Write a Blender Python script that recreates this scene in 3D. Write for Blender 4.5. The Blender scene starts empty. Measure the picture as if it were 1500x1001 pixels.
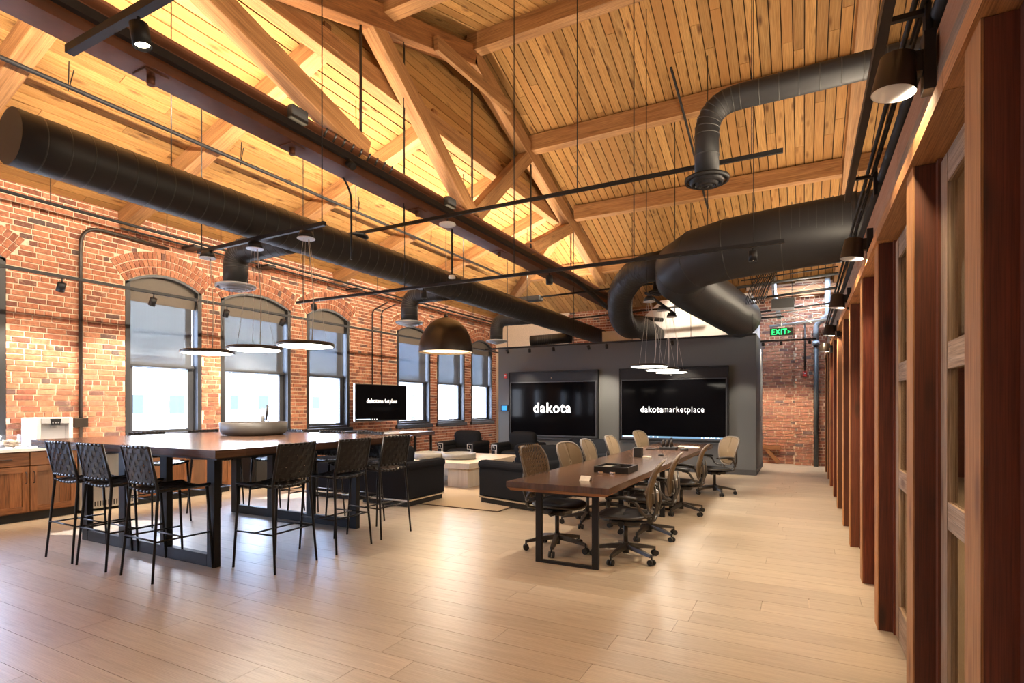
import bpy, math, random
from math import sin, cos, pi, atan, sqrt, radians as R
from mathutils import Vector as V, Matrix
random.seed(7)
S = bpy.context.scene
C = S.collection
# ------------------------------------------------------------------ camera
CAMH = 1.45
YAW = atan(427/810)
cs, sn = cos(YAW), sin(YAW)
cd = bpy.data.cameras.new('camera'); cam = bpy.data.objects.new('camera', cd); C.objects.link(cam)
cam.location = (0, 0, CAMH); cam.rotation_euler = (pi/2, 0, YAW)
cd.sensor_width = 36; cd.lens = 810/1500*36; cd.shift_y = 94.5/1500; cd.clip_start = .05; cd.clip_end = 300
S.camera = cam
def proj(p):
    t = -sn*p[0] + cs*p[1]
    if t < .2: return None
    r = cs*p[0] + sn*p[1]
    return (750 + 810*r/t, 595 - 810*(p[2]-CAMH)/t, t)
def inframe(p, m=40):
    q = proj(p)
    return q and -m < q[0] < 1500+m and -m < q[1] < 1001+m
# ------------------------------------------------------------------ world, exposure
S.view_settings.view_transform = 'Standard'; S.view_settings.look = 'None'
S.view_settings.exposure = 0.88; S.view_settings.gamma = 1; S.view_settings.use_curve_mapping = False
W = bpy.data.worlds.new('sky'); S.world = W; W.use_nodes = True
wn = W.node_tree; bg = wn.nodes['Background']
wtc = wn.nodes.new('ShaderNodeTexCoord'); wns = wn.nodes.new('ShaderNodeTexNoise'); wrp = wn.nodes.new('ShaderNodeValToRGB')
wns.inputs['Scale'].default_value = 3.2; wns.inputs['Detail'].default_value = 5
wrp.color_ramp.elements[0].position = .42; wrp.color_ramp.elements[0].color = (.42, .62, 1, 1)
wrp.color_ramp.elements[1].position = .62; wrp.color_ramp.elements[1].color = (1, 1, 1, 1)
wn.links.new(wtc.outputs['Generated'], wns.inputs['Vector']); wn.links.new(wns.outputs[0], wrp.inputs[0]); wn.links.new(wrp.outputs[0], bg.inputs[0])
bg.inputs[1].default_value = 19
S.cycles.caustics_reflective = False; S.cycles.caustics_refractive = False
sd = bpy.data.lights.new('sun', 'SUN'); sd.energy = 7; sd.angle = R(.6); sd.color = (1, .95, .86)
sun = bpy.data.objects.new('sun', sd); C.objects.link(sun)
sun.rotation_euler = V((.74, .40, -.68)).to_track_quat('-Z', 'Y').to_euler()

WARM = (1, .83, .62)
def area(name, loc, dirv, sx, sy, power, color=WARM, parent=None, spread=180):
    l = bpy.data.lights.new(name, 'AREA'); l.shape = 'RECTANGLE'; l.size = sx; l.size_y = sy; l.energy = power; l.color = color; l.spread = R(spread)
    o = bpy.data.objects.new(name, l); C.objects.link(o); o.location = loc
    zz = -V(dirv).normalized(); yy = V((0, 1, 0)); xx = yy.cross(zz).normalized(); yy = zz.cross(xx)   # size_y runs along the hall
    o.rotation_euler = Matrix((xx, yy, zz)).transposed().to_euler()
    if parent: o.parent = parent; o.location = V(loc) - parent.location
    return o
def spot(name, loc, dirv, power, angle=60, color=WARM, blend=.6, rad=.03):
    l = bpy.data.lights.new(name, 'SPOT'); l.energy = power; l.color = color; l.spot_size = R(angle); l.spot_blend = blend; l.shadow_soft_size = rad
    o = bpy.data.objects.new(name, l); C.objects.link(o); o.location = loc
    o.rotation_euler = V(dirv).to_track_quat('-Z', 'Y').to_euler(); return o

# ------------------------------------------------------------------ materials
def newmat(name):
    m = bpy.data.materials.new(name); m.use_nodes = True
    return m, m.node_tree.nodes, m.node_tree.links, m.node_tree.nodes['Principled BSDF']
def plain(name, col, rough=.5, metal=0, noise=.12, scale=30, bump=0, spec=.5):
    m, n, l, b = newmat(name)
    b.inputs['Roughness'].default_value = rough; b.inputs['Metallic'].default_value = metal
    b.inputs['Specular IOR Level'].default_value = spec
    tc = n.new('ShaderNodeTexCoord'); ns = n.new('ShaderNodeTexNoise'); ns.inputs['Scale'].default_value = scale; ns.inputs['Detail'].default_value = 3
    l.new(tc.outputs['Object'], ns.inputs['Vector'])
    mr = n.new('ShaderNodeMapRange'); mr.inputs['To Min'].default_value = 1-noise; mr.inputs['To Max'].default_value = 1+noise
    l.new(ns.outputs[0], mr.inputs[0])
    mx = n.new('ShaderNodeMix'); mx.data_type = 'RGBA'; mx.blend_type = 'MULTIPLY'; mx.inputs[0].default_value = 1
    mx.inputs[6].default_value = (*col, 1); l.new(mr.outputs[0], mx.inputs[7]); l.new(mx.outputs[2], b.inputs['Base Color'])
    if bump:
        bp = n.new('ShaderNodeBump'); bp.inputs['Strength'].default_value = bump; bp.inputs['Distance'].default_value = .004
        l.new(ns.outputs[0], bp.inputs['Height']); l.new(bp.outputs[0], b.inputs['Normal'])
    return m
def emis(name, col, st):
    m, n, l, b = newmat(name); b.inputs['Base Color'].default_value = (*col, 1)
    b.inputs['Emission Color'].default_value = (*col, 1); b.inputs['Emission Strength'].default_value = st
    return m
def wood(name, c1, c2, dark=(.1, .04, .015), rough=.55, tone=.35, su=.9, sv=14, knots=.5, piecehue=None, spec=.4, bump=.15, streak=.5, fine=.6, coat=0):
    """grain runs along U; the piece number sits in floor(V/10)"""
    m, n, l, b = newmat(name)
    b.inputs['Roughness'].default_value = rough; b.inputs['Specular IOR Level'].default_value = spec; b.inputs['Coat Weight'].default_value = coat; b.inputs['Coat Roughness'].default_value = .36
    uv = n.new('ShaderNodeUVMap'); uv.uv_map = 'UVMap'; sp = n.new('ShaderNodeSeparateXYZ'); l.new(uv.outputs[0], sp.inputs[0])
    def mth(op, a, bb=None):
        x = n.new('ShaderNodeMath'); x.operation = op
        for i, q in enumerate((a, bb)):
            if q is None: continue
            if isinstance(q, (int, float)): x.inputs[i].default_value = q
            else: l.new(q, x.inputs[i])
        return x.outputs[0]
    pid = mth('FLOOR', mth('DIVIDE', sp.outputs[1], 10))
    vl = mth('SUBTRACT', sp.outputs[1], mth('MULTIPLY', pid, 10))
    oi = n.new('ShaderNodeObjectInfo')
    key = mth('ADD', pid, mth('MULTIPLY', oi.outputs['Random'], 977))
    wnz = n.new('ShaderNodeTexWhiteNoise'); wnz.noise_dimensions = '1D'; l.new(key, wnz.inputs['W'])
    wsep = n.new('ShaderNodeSeparateColor'); l.new(wnz.outputs['Color'], wsep.inputs[0])
    cb = n.new('ShaderNodeCombineXYZ')
    l.new(mth('ADD', mth('MULTIPLY', sp.outputs[0], su), mth('MULTIPLY', wsep.outputs[0], 60)), cb.inputs[0])
    l.new(mth('MULTIPLY', vl, sv), cb.inputs[1]); l.new(mth('MULTIPLY', wsep.outputs[1], 40), cb.inputs[2])
    ns = n.new('ShaderNodeTexNoise'); ns.inputs['Scale'].default_value = 1.6; ns.inputs['Detail'].default_value = 7; ns.inputs['Roughness'].default_value = .62; ns.inputs['Distortion'].default_value = .6
    l.new(cb.outputs[0], ns.inputs['Vector'])
    rp = n.new('ShaderNodeValToRGB'); rp.color_ramp.elements[0].position = .5-.22*streak-.08; rp.color_ramp.elements[1].position = .5+.22*streak+.05
    rp.color_ramp.elements[0].color = (*c2, 1); rp.color_ramp.elements[1].color = (*c1, 1); l.new(ns.outputs[0], rp.inputs[0])
    out = rp.outputs[0]
    cb3 = n.new('ShaderNodeCombineXYZ'); l.new(mth('ADD', mth('MULTIPLY', sp.outputs[0], su*2.2), mth('MULTIPLY', wsep.outputs[2], 50)), cb3.inputs[0]); l.new(mth('MULTIPLY', vl, sv*7), cb3.inputs[1])
    n3 = n.new('ShaderNodeTexNoise'); n3.inputs['Scale'].default_value = 1.5; n3.inputs['Detail'].default_value = 4; l.new(cb3.outputs[0], n3.inputs['Vector'])
    m3 = n.new('ShaderNodeMapRange'); m3.inputs['From Min'].default_value = .32; m3.inputs['From Max'].default_value = .6; m3.inputs['To Min'].default_value = 1-.6*fine; m3.inputs['To Max'].default_value = 1.06; l.new(n3.outputs[0], m3.inputs[0])
    mf = n.new('ShaderNodeMix'); mf.data_type = 'RGBA'; mf.blend_type = 'MULTIPLY'; mf.inputs[0].default_value = 1; l.new(out, mf.inputs[6]); l.new(m3.outputs[0], mf.inputs[7]); out = mf.outputs[2]
    if knots:
        cb2 = n.new('ShaderNodeCombineXYZ')
        l.new(mth('ADD', mth('MULTIPLY', sp.outputs[0], 2.1), mth('MULTIPLY', wsep.outputs[2], 60)), cb2.inputs[0]); l.new(mth('MULTIPLY', vl, 7), cb2.inputs[1]); l.new(mth('MULTIPLY', wsep.outputs[0], 30), cb2.inputs[2])
        vo = n.new('ShaderNodeTexVoronoi'); vo.inputs['Scale'].default_value = 1.0; l.new(cb2.outputs[0], vo.inputs['Vector'])
        mr = n.new('ShaderNodeMapRange'); mr.inputs['From Min'].default_value = .08; mr.inputs['From Max'].default_value = .25; mr.inputs['To Min'].default_value = knots; mr.inputs['To Max'].default_value = 0
        l.new(vo.outputs['Distance'], mr.inputs[0])
        mk = n.new('ShaderNodeMix'); mk.data_type = 'RGBA'; l.new(mr.outputs[0], mk.inputs[0]); l.new(out, mk.inputs[6]); mk.inputs[7].default_value = (*dark, 1); out = mk.outputs[2]
    mt = n.new('ShaderNodeMapRange'); mt.inputs['To Min'].default_value = 1-tone; mt.inputs['To Max'].default_value = 1+tone*.55; l.new(wsep.outputs[1], mt.inputs[0])
    mm = n.new('ShaderNodeMix'); mm.data_type = 'RGBA'; mm.blend_type = 'MULTIPLY'; mm.inputs[0].default_value = 1; l.new(out, mm.inputs[6]); l.new(mt.outputs[0], mm.inputs[7]); out = mm.outputs[2]
    if piecehue:
        mh = n.new('ShaderNodeMix'); mh.data_type = 'RGBA'; l.new(mth('MULTIPLY', mth('POWER', wsep.outputs[2], 2), .8), mh.inputs[0]); l.new(out, mh.inputs[6]); mh.inputs[7].default_value = (*piecehue, 1); out = mh.outputs[2]
    l.new(out, b.inputs['Base Color'])
    bp = n.new('ShaderNodeBump'); bp.inputs['Strength'].default_value = bump; bp.inputs['Distance'].default_value = .003; l.new(ns.outputs[0], bp.inputs['Height']); l.new(bp.outputs[0], b.inputs['Normal'])
    return m
def brickmat(name, cols, bump=.6):
    m, n, l, b = newmat(name); b.inputs['Roughness'].default_value = .85; b.inputs['Specular IOR Level'].default_value = .25
    uv = n.new('ShaderNodeUVMap'); uv.uv_map = 'UVMap'; sp = n.new('ShaderNodeSeparateXYZ'); l.new(uv.outputs[0], sp.inputs[0])
    d = n.new('ShaderNodeMath'); d.operation = 'DIVIDE'; d.inputs[1].default_value = 10; l.new(sp.outputs[1], d.inputs[0])
    fl = n.new('ShaderNodeMath'); fl.operation = 'FLOOR'; l.new(d.outputs[0], fl.inputs[0])
    oi = n.new('ShaderNodeObjectInfo'); ma = n.new('ShaderNodeMath'); ma.operation = 'MULTIPLY_ADD'; l.new(oi.outputs['Random'], ma.inputs[0]); ma.inputs[1].default_value = 977; l.new(fl.outputs[0], ma.inputs[2])
    wz = n.new('ShaderNodeTexWhiteNoise'); wz.noise_dimensions = '1D'; l.new(ma.outputs[0], wz.inputs['W'])
    rp = n.new('ShaderNodeValToRGB'); rp.color_ramp.interpolation = 'LINEAR'
    e = rp.color_ramp.elements
    e[0].position = 0; e[0].color = (*cols[0], 1); e[1].position = 1; e[1].color = (*cols[-1], 1)
    for i in range(1, len(cols)-1): x = e.new([0, .08, .35, .65, .9][i] if len(cols) == 6 else i/(len(cols)-1)); x.color = (*cols[i], 1)
    l.new(wz.outputs['Value'], rp.inputs[0])
    geo = n.new('ShaderNodeNewGeometry'); ns = n.new('ShaderNodeTexNoise'); ns.inputs['Scale'].default_value = 22; ns.inputs['Detail'].default_value = 6; l.new(geo.outputs['Position'], ns.inputs['Vector'])
    mr = n.new('ShaderNodeMapRange'); mr.inputs['From Min'].default_value = .3; mr.inputs['From Max'].default_value = .7; mr.inputs['To Min'].default_value = .7; mr.inputs['To Max'].default_value = 1.25; l.new(ns.outputs[0], mr.inputs[0])
    mx = n.new('ShaderNodeMix'); mx.data_type = 'RGBA'; mx.blend_type = 'MULTIPLY'; mx.inputs[0].default_value = 1; l.new(rp.outputs[0], mx.inputs[6]); l.new(mr.outputs[0], mx.inputs[7])
    # lime smears
    n2 = n.new('ShaderNodeTexNoise'); n2.inputs['Scale'].default_value = 9; n2.inputs['Detail'].default_value = 7; n2.inputs['Roughness'].default_value = .7; l.new(geo.outputs['Position'], n2.inputs['Vector'])
    m2 = n.new('ShaderNodeMapRange'); m2.inputs['From Min'].default_value = .56; m2.inputs['From Max'].default_value = .72; m2.inputs['To Max'].default_value = .65; l.new(n2.outputs[0], m2.inputs[0])
    mz = n.new('ShaderNodeMix'); mz.data_type = 'RGBA'; l.new(m2.outputs[0], mz.inputs[0]); l.new(mx.outputs[2], mz.inputs[6]); mz.inputs[7].default_value = (.62, .45, .33, 1)
    l.new(mz.outputs[2], b.inputs['Base Color'])
    bp = n.new('ShaderNodeBump'); bp.inputs['Strength'].default_value = bump; bp.inputs['Distance'].default_value = .006; l.new(ns.outputs[0], bp.inputs['Height']); l.new(bp.outputs[0], b.inputs['Normal'])
    return m
def glassmat(name, tint, gl=.08):
    m = bpy.data.materials.new(name); m.use_nodes = True; n = m.node_tree.nodes; l = m.node_tree.links; n.clear()
    o = n.new('ShaderNodeOutputMaterial'); t = n.new('ShaderNodeBsdfTransparent'); t.inputs[0].default_value = (*tint, 1)
    g = n.new('ShaderNodeBsdfGlossy'); g.inputs['Roughness'].default_value = .02; x = n.new('ShaderNodeMixShader')
    lw = n.new('ShaderNodeLayerWeight'); lw.inputs[0].default_value = .5; pw = n.new('ShaderNodeMath'); pw.operation = 'POWER'; pw.inputs[1].default_value = 4; l.new(lw.outputs['Facing'], pw.inputs[0]); ad = n.new('ShaderNodeMath'); ad.operation = 'MULTIPLY_ADD'; ad.inputs[1].default_value = .5; ad.inputs[2].default_value = .03; l.new(pw.outputs[0], ad.inputs[0]); l.new(ad.outputs[0], x.inputs[0])
    l.new(t.outputs[0], x.inputs[1]); l.new(g.outputs[0], x.inputs[2]); l.new(x.outputs[0], o.inputs[0]); return m
def shademat(name):
    m = bpy.data.materials.new(name); m.use_nodes = True; n = m.node_tree.nodes; l = m.node_tree.links; n.clear()
    o = n.new('ShaderNodeOutputMaterial'); t = n.new('ShaderNodeBsdfTransparent'); t.inputs[0].default_value = (.85, .93, 1, 1)
    g = n.new('ShaderNodeBsdfDiffuse'); g.inputs[0].default_value = (.10, .11, .13, 1); x = n.new('ShaderNodeMixShader')
    tc = n.new('ShaderNodeTexCoord'); wv = n.new('ShaderNodeTexWave'); wv.bands_direction = 'Y'; wv.inputs['Scale'].default_value = 14; wv.inputs['Distortion'].default_value = 2.5; wv.inputs['Detail'].default_value = 3
    l.new(tc.outputs['Object'], wv.inputs['Vector']); mr = n.new('ShaderNodeMapRange'); mr.inputs['To Min'].default_value = .87; mr.inputs['To Max'].default_value = .9; l.new(wv.outputs[0], mr.inputs[0]); l.new(mr.outputs[0], x.inputs[0])
    l.new(t.outputs[0], x.inputs[1]); l.new(g.outputs[0], x.inputs[2]); l.new(x.outputs[0], o.inputs[0]); return m

M = {}
M['ceil'] = wood('ceiling_pine', (.62, .36, .135), (.44, .215, .065), (.13, .05, .018), .65, .28, 1.0, 10, .9, (.40, .19, .06), spec=.25, streak=.8)
M['beam'] = wood('beam_fir', (.50, .265, .11), (.31, .14, .052), (.12, .05, .02), .6, .22, .6, 9, .4)
M['beam2'] = wood('beam_fir_dark', (.40, .175, .06), (.2, .075, .025), (.08, .03, .01), .6, .2, .6, 9, .4)
M['deck'] = plain('roof_deck_dark', (.05, .022, .008), .9)
M['floor'] = wood('oak_floor', (.49, .41, .315), (.38, .305, .225), (.25, .16, .10), .4, .12, 1.1, 22, .25, spec=.7, bump=.08, streak=.8, fine=.3, coat=.25)
M['walnut'] = wood('walnut_top', (.125, .066, .040), (.06, .029, .018), (.03, .012, .006), .22, .15, .7, 12, .3, spec=.6, bump=.05, fine=.4)
M['cab'] = wood('reclaimed_cabinet', (.44, .18, .065), (.17, .06, .022), (.05, .02, .01), .5, .5, 1.6, 16, .9, (.17, .09, .05), streak=1.1, fine=.9)
M['post_red'] = wood('reclaimed_red', (.24, .05, .022), (.085, .018, .009), (.02, .006, .004), .5, .4, 1.2, 22, .9, (.13, .06, .03), streak=1, fine=.9, bump=.4)
M['post_edge'] = wood('sawn_edge', (.62, .30, .115), (.45, .19, .065), (.2, .07, .025), .6, .3, 1.2, 26, .8, fine=.8, bump=.3)
M['grey_wood'] = wood('weathered_board', (.44, .35, .27), (.20, .125, .08), (.07, .04, .025), .7, .45, 1.4, 20, .9, (.36, .15, .07), streak=1, fine=.9, bump=.4)
M['stile'] = wood('door_stile_wood', (.50, .37, .26), (.27, .16, .09), (.1, .05, .03), .65, .3, 1.2, 26, .8, fine=.8, bump=.3)
M['travertine'] = wood('pale_stone_wood', (.52, .46, .38), (.42, .36, .29), (.4, .3, .2), .5, .05, .8, 10, 0, bump=.05, fine=.1)
M['brick'] = brickmat('brick_clay', [(.11, .085, .08), (.22, .085, .058), (.36, .14, .08), (.42, .175, .10), (.48, .22, .13), (.32, .13, .085)])
M['mortar'] = plain('mortar_lime', (.74, .60, .46), .95, 0, .25, 40, .8)
M['black'] = plain('black_metal', (.014, .014, .016), .45, 0, .2, spec=.3)
M['blackm'] = plain('black_matt', (.012, .012, .013), .6)
M['duct'] = plain('duct_black', (.017, .017, .019), .5, 0, .12, 8, spec=.35)
M['ductseam'] = plain('duct_seam', (.03, .029, .029), .45, 0)
M['bronze'] = plain('bronze_dark', (.022, .015, .011), .38, .0, .2, 12)
M['ironbrown'] = plain('steel_brown', (.15, .06, .032), .45, .3, .35, 6)
M['frame'] = plain('window_frame', (.055, .06, .07), .4, .1, .1)
M['framed'] = plain('window_frame_dark', (.02, .021, .025), .45)
M['soffit'] = plain('window_head_panel', (.13, .11, .09), .6)
M['greywall'] = plain('grey_paint', (.10, .107, .112), .75, 0, .06, 60, .15)
M['greybase'] = plain('grey_baseboard', (.05, .05, .053), .6)
M['white'] = plain('white_paint', (.72, .72, .72), .7, 0, .03)
M['whiteg'] = plain('white_gloss', (.8, .8, .82), .25, 0, .02)
M['lgrey'] = plain('light_grey_plastic', (.5, .52, .55), .4, 0, .03)
M['steel'] = plain('stainless', (.55, .53, .5), .35, .9, .08, 6)
M['chrome'] = plain('chrome', (.75, .75, .76), .15, 1, .02)
M['pvc'] = plain('grey_pipe', (.30, .33, .37), .45, .1, .1)
M['dpipe'] = plain('dark_pipe', (.06, .065, .07), .45, .2, .1)
M['leather'] = plain('black_leather', (.014, .013, .014), .42, 0, .3, 60, .2, .3)
M['tubeb'] = plain('stool_tube', (.02, .02, .022), .35, .5)
M['fabric'] = plain('charcoal_fabric', (.020, .021, .025), .95, 0, .35, 180, .3, .0)
M['fabric2'] = plain('charcoal_pillow', (.016, .017, .021), .95, 0, .35, 180, .3, .0)
M['nail'] = plain('nickel_trim', (.7, .66, .58), .3, .9)
M['rug'] = plain('rug_jute', (.42, .33, .24), .95, 0, .18, 160, .6, .1)
M['rugb'] = plain('rug_binding', (.10, .07, .05), .9)
M['concrete'] = plain('concrete_bowl', (.26, .25, .24), .55, 0, .2, 14, .2)
M['bowl'] = plain('stone_bowl', (.07, .06, .052), .5, 0, .25, 12, .2)
M['mesh'] = plain('pellicle_tan', (.17, .12, .072), .8, 0, .15, 220, .5, .1)
M['chairframe'] = plain('chair_frame_graphite', (.06, .055, .052), .35, .3)
M['chairrim'] = plain('chair_rim_taupe', (.17, .14, .11), .4, .1)
M['chairblk'] = plain('chair_seat_black', (.015, .015, .017), .7, 0, .2, 120, .3)
M['screen'] = plain('screen_glass', (.003, .003, .004), .07, 0, .0, spec=.05)
M['text'] = emis('screen_white', (1, 1, 1), 1.0)
M['taskbar'] = emis('screen_taskbar', (.12, .25, .42), .5)
M['taskl'] = emis('screen_taskbar_light', (.45, .65, .9), .8)
M['tablet'] = emis('tablet_blue', (.02, .18, .5), 1.0)
M['red'] = plain('alarm_red', (.55, .03, .025), .4)
M['green'] = emis('exit_green', (.02, .85, .18), 1.3)
M['exitb'] = plain('exit_plate', (.03, .04, .035), .3)
M['lampw'] = emis('lamp_white', (1, .93, .80), 7)
M['lampd'] = emis('lamp_dome', (1, .80, .5), .8)
M['lamps'] = emis('lamp_spot', (1, .85, .62), 14)
M['lampup'] = emis('lamp_uplight', (1, .75, .45), 4)
M['glass'] = glassmat('clear_glass', (.97, .98, 1))
M['doorglass'] = glassmat('door_glass', (.75, .72, .68))
M['shade'] = shademat('roller_shade_fabric')
M['counter'] = plain('quartz_white', (.72, .71, .70), .3, 0, .04)
M['cord'] = plain('cord_white', (.55, .52, .48), .5)
M['paper'] = plain('paper_white', (.75, .72, .65), .7)
M['wallfar'] = plain('plaster', (.45, .40, .34), .9)
M['bld'] = plain('building_pale', (.62, .62, .6), .8)
M['bldw'] = plain('building_window', (.045, .06, .065), .7, spec=.1)
M['tarmac'] = plain('tarmac', (.35, .35, .35), .9)
M['snack'] = plain('wrapped_snack', (.62, .52, .38), .6, 0, .4, 40)

# ------------------------------------------------------------------ mesh builder
def frame3(d):
    d = V(d).normalized(); up = V((0, 0, 1)) if abs(d.z) < .95 else V((1, 0, 0))
    a = up.cross(d).normalized(); return d, a, d.cross(a)
PID = [0]
def nid():
    PID[0] = (PID[0]+1) % 600; return PID[0]
class MB:
    def __init__(s): s.v = []; s.f = []; s.uv = []; s.sm = []; s.mi = []; s.cur = 0
    def face(s, idx, uv=None, smooth=False): s.f.append(idx); s.uv.append(uv); s.sm.append(smooth); s.mi.append(s.cur)
    def obox(s, c, ax, ay, az, L, Wd, H, pid=None):
        c = V(c); ax, ay, az = V(ax), V(ay), V(az); b = len(s.v); k = (nid() if pid is None else pid)*10+1
        for i in (-.5, .5):
            for j in (-.5, .5):
                for q in (-.5, .5): s.v.append(c+ax*L*i+ay*Wd*j+az*H*q)
        lw, hw = L, Wd
        def q4(i, mode):
            r = []
            for t in i:
                li = (t >> 2)*L; wj = ((t >> 1) & 1)*Wd; hk = (t & 1)*H
                r.append({'w': (li, k+wj), 'h': (li, k+Wd+.3+hk), 'e': (wj*.3, k+hk*.3+4)}[mode])
            return r
        for idx, md in (((0, 1, 3, 2), 'e'), ((4, 6, 7, 5), 'e'), ((0, 4, 5, 1), 'h'), ((2, 3, 7, 6), 'h'), ((0, 2, 6, 4), 'w'), ((1, 5, 7, 3), 'w')):
            s.face([b+t for t in idx], q4(idx, md))
        return s
    def box(s, x0, x1, y0, y1, z0, z1, along=None, pid=None):
        d = (x1-x0, y1-y0, z1-z0); c = ((x0+x1)/2, (y0+y1)/2, (z0+z1)/2)
        e = ((1, 0, 0), (0, 1, 0), (0, 0, 1))
        if along is None: along = 'xyz'[max(range(3), key=lambda i: abs(d[i]))]
        a = 'xyz'.index(along); o = [i for i in range(3) if i != a]
        if a == 1: o = [0, 2]
        j, k = o
        sg = 1
        if V(e[a]).cross(V(e[j])).dot(V(e[k])) < 0: j, k = k, j
        s.obox(c, e[a], e[j], e[k], abs(d[a]), abs(d[j]), abs(d[k]), pid); return s
    def beam(s, p0, p1, w, h, pid=None, roll=None):
        p0, p1 = V(p0), V(p1); d, a, u = frame3(p1-p0)
        if roll: u = V(roll); u = (u-d*u.dot(d)).normalized(); a = u.cross(d)
        s.obox((p0+p1)/2, d, a, u, (p1-p0).length, w, h, pid); return s
    def tube(s, pts, r, n=10, caps=True, closed=False, smooth=True):
        pts = [V(p) for p in pts]; rr = r if isinstance(r, (list, tuple)) else [r]*len(pts); b = len(s.v); m = len(pts)
        pa = None
        for i, p in enumerate(pts):
            if closed: d = pts[(i+1) % m]-pts[i-1]
            else: d = (pts[min(i+1, m-1)]-pts[max(i-1, 0)])
            d.normalize()
            if pa is None: _, pa, _ = frame3(d)
            a = (pa-d*pa.dot(d)); 
            if a.length < 1e-5: _, a, _ = frame3(d)
            a.normalize(); pa = a; u = d.cross(a)
            for k in range(n):
                t = 2*pi*k/n; s.v.append(p+(a*cos(t)+u*sin(t))*rr[i])
        for i in range(m if closed else m-1):
            for k in range(n):
                i2 = (i+1) % m
                s.face([b+i*n+k, b+i*n+(k+1) % n, b+i2*n+(k+1) % n, b+i2*n+k], None, smooth)
        if caps and not closed:
            s.face([b+k for k in range(n)][::-1]); s.face([b+(m-1)*n+k for k in range(n)])
        return s
    def cyl(s, p0, p1, r0, r1=None, n=16): return s.tube([p0, p1], [r0, r0 if r1 is None else r1], n)
    def lathe(s, prof, c=(0, 0, 0), n=32, smooth=True, axis=None, cap=True):
        c = V(c); b = len(s.v); d, a, u = frame3(axis or (0, 0, 1))
        if axis is None: a, u, d = V((1, 0, 0)), V((0, 1, 0)), V((0, 0, 1))
        for (r, z) in prof:
            for k in range(n):
                t = 2*pi*k/n; s.v.append(c+a*cos(t)*r+u*sin(t)*r+d*z)
        for i in range(len(prof)-1):
            for k in range(n): s.face([b+i*n+k, b+i*n+(k+1) % n, b+(i+1)*n+(k+1) % n, b+(i+1)*n+k], None, smooth)
        if cap and prof[0][0] > 1e-4: s.face([b+k for k in range(n)][::-1])
        if cap and prof[-1][0] > 1e-4: s.face([b+(len(prof)-1)*n+k for k in range(n)])
        return s
    def grid(s, fn, nu, nv, smooth=True, thick=0):
        b = len(s.v)
        P = [[V(fn(i/nu, j/nv)) for j in range(nv+1)] for i in range(nu+1)]
        for i in range(nu+1):
            for j in range(nv+1): s.v.append(P[i][j])
        for i in range(nu):
            for j in range(nv):
                q = b+i*(nv+1)+j; s.face([q, q+nv+1, q+nv+2, q+1], None, smooth)
        if thick:
            b2 = len(s.v)
            for i in range(nu+1):
                for j in range(nv+1):
                    du = P[min(i+1, nu)][j]-P[max(i-1, 0)][j]; dv = P[i][min(j+1, nv)]-P[i][max(j-1, 0)]
                    nn = du.cross(dv); nn = nn.normalized() if nn.length > 1e-9 else V((0, 0, 1)); s.v.append(P[i][j]-nn*thick)
            for i in range(nu):
                for j in range(nv):
                    q = b2+i*(nv+1)+j; s.face([q, q+1, q+nv+2, q+nv+1], None, smooth)
            for i in range(nu):
                for j in (0, nv):
                    q = i*(nv+1)+j; s.face([b+q, b+q+nv+1, b2+q+nv+1, b2+q][::(1 if j else -1)])
            for j in range(nv):
                for i in (0, nu):
                    q = i*(nv+1)+j; s.face([b+q, b+q+1, b2+q+1, b2+q][::(-1 if i else 1)])
        return s
    def prism(s, poly, o, ax, ay, az, h):
        """poly in (ax, ay) from o, pushed h along az"""
        o = V(o); ax, ay, az = V(ax), V(ay), V(az); b = len(s.v); n = len(poly); k = nid()*10+1
        for hh in (0, h):
            for (x, y) in poly: s.v.append(o+ax*x+ay*y+az*hh)
        s.face([b+i for i in range(n)][::-1], [(p[0], k+p[1]) for p in poly][::-1]); s.face([b+n+i for i in range(n)], [(p[0], k+p[1]) for p in poly])
        for i in range(n):
            j = (i+1) % n; s.face([b+i, b+j, b+n+j, b+n+i], [(0, k), (.1, k), (.1, k+abs(h)), (0, k+abs(h))])
        return s
    def mesh(s, name, mats, org=(0, 0, 0)):
        o = V(org); me = bpy.data.meshes.new(name); me.from_pydata([tuple(p-o) for p in s.v], [], s.f)
        uvl = me.uv_layers.new(name='UVMap'); li = 0; dat = [0.0]*(2*len(me.loops))
        for f, u in zip(s.f, s.uv):
            for j in range(len(f)):
                if u: dat[li*2] = u[j][0]; dat[li*2+1] = u[j][1]
                li += 1
        uvl.data.foreach_set('uv', dat)
        me.polygons.foreach_set('use_smooth', s.sm); me.polygons.foreach_set('material_index', s.mi)
        for m in (mats if isinstance(mats, (list, tuple)) else [mats]): me.materials.append(m)
        me.update(); return me
    def build(s, name, mats, parent=None, loc=None, bevel=0, label=None, cat=None, group=None, kind=None, weld=False):
        """loc: the new object's own origin in world space (geometry is in world space); under a parent the geometry is in the parent's space"""
        me = s.mesh(name, mats, loc or (0, 0, 0)); o = bpy.data.objects.new(name, me); C.objects.link(o)
        if loc: o.location = loc
        if parent: o.parent = parent
        if bevel:
            bm = o.modifiers.new('bevel', 'BEVEL'); bm.width = bevel; bm.segments = 2; bm.limit_method = 'ANGLE'
        tag(o, label, cat, group, kind); return o
def tag(o, label=None, cat=None, group=None, kind=None):
    if label: o['label'] = label
    if cat: o['category'] = cat
    if group: o['group'] = group
    if kind: o['kind'] = kind
    return o
def thing(name, label, cat, loc=(0, 0, 0), rz=0, group=None, kind=None):
    o = bpy.data.objects.new(name, None); C.objects.link(o); o.location = loc; o.rotation_euler = (0, 0, rz); o.empty_display_size = .1
    return tag(o, label, cat, group, kind)
def world_thing(name, label, cat, loc, group=None, kind=None):
    return thing(name, label, cat, loc, 0, group, kind)
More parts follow.
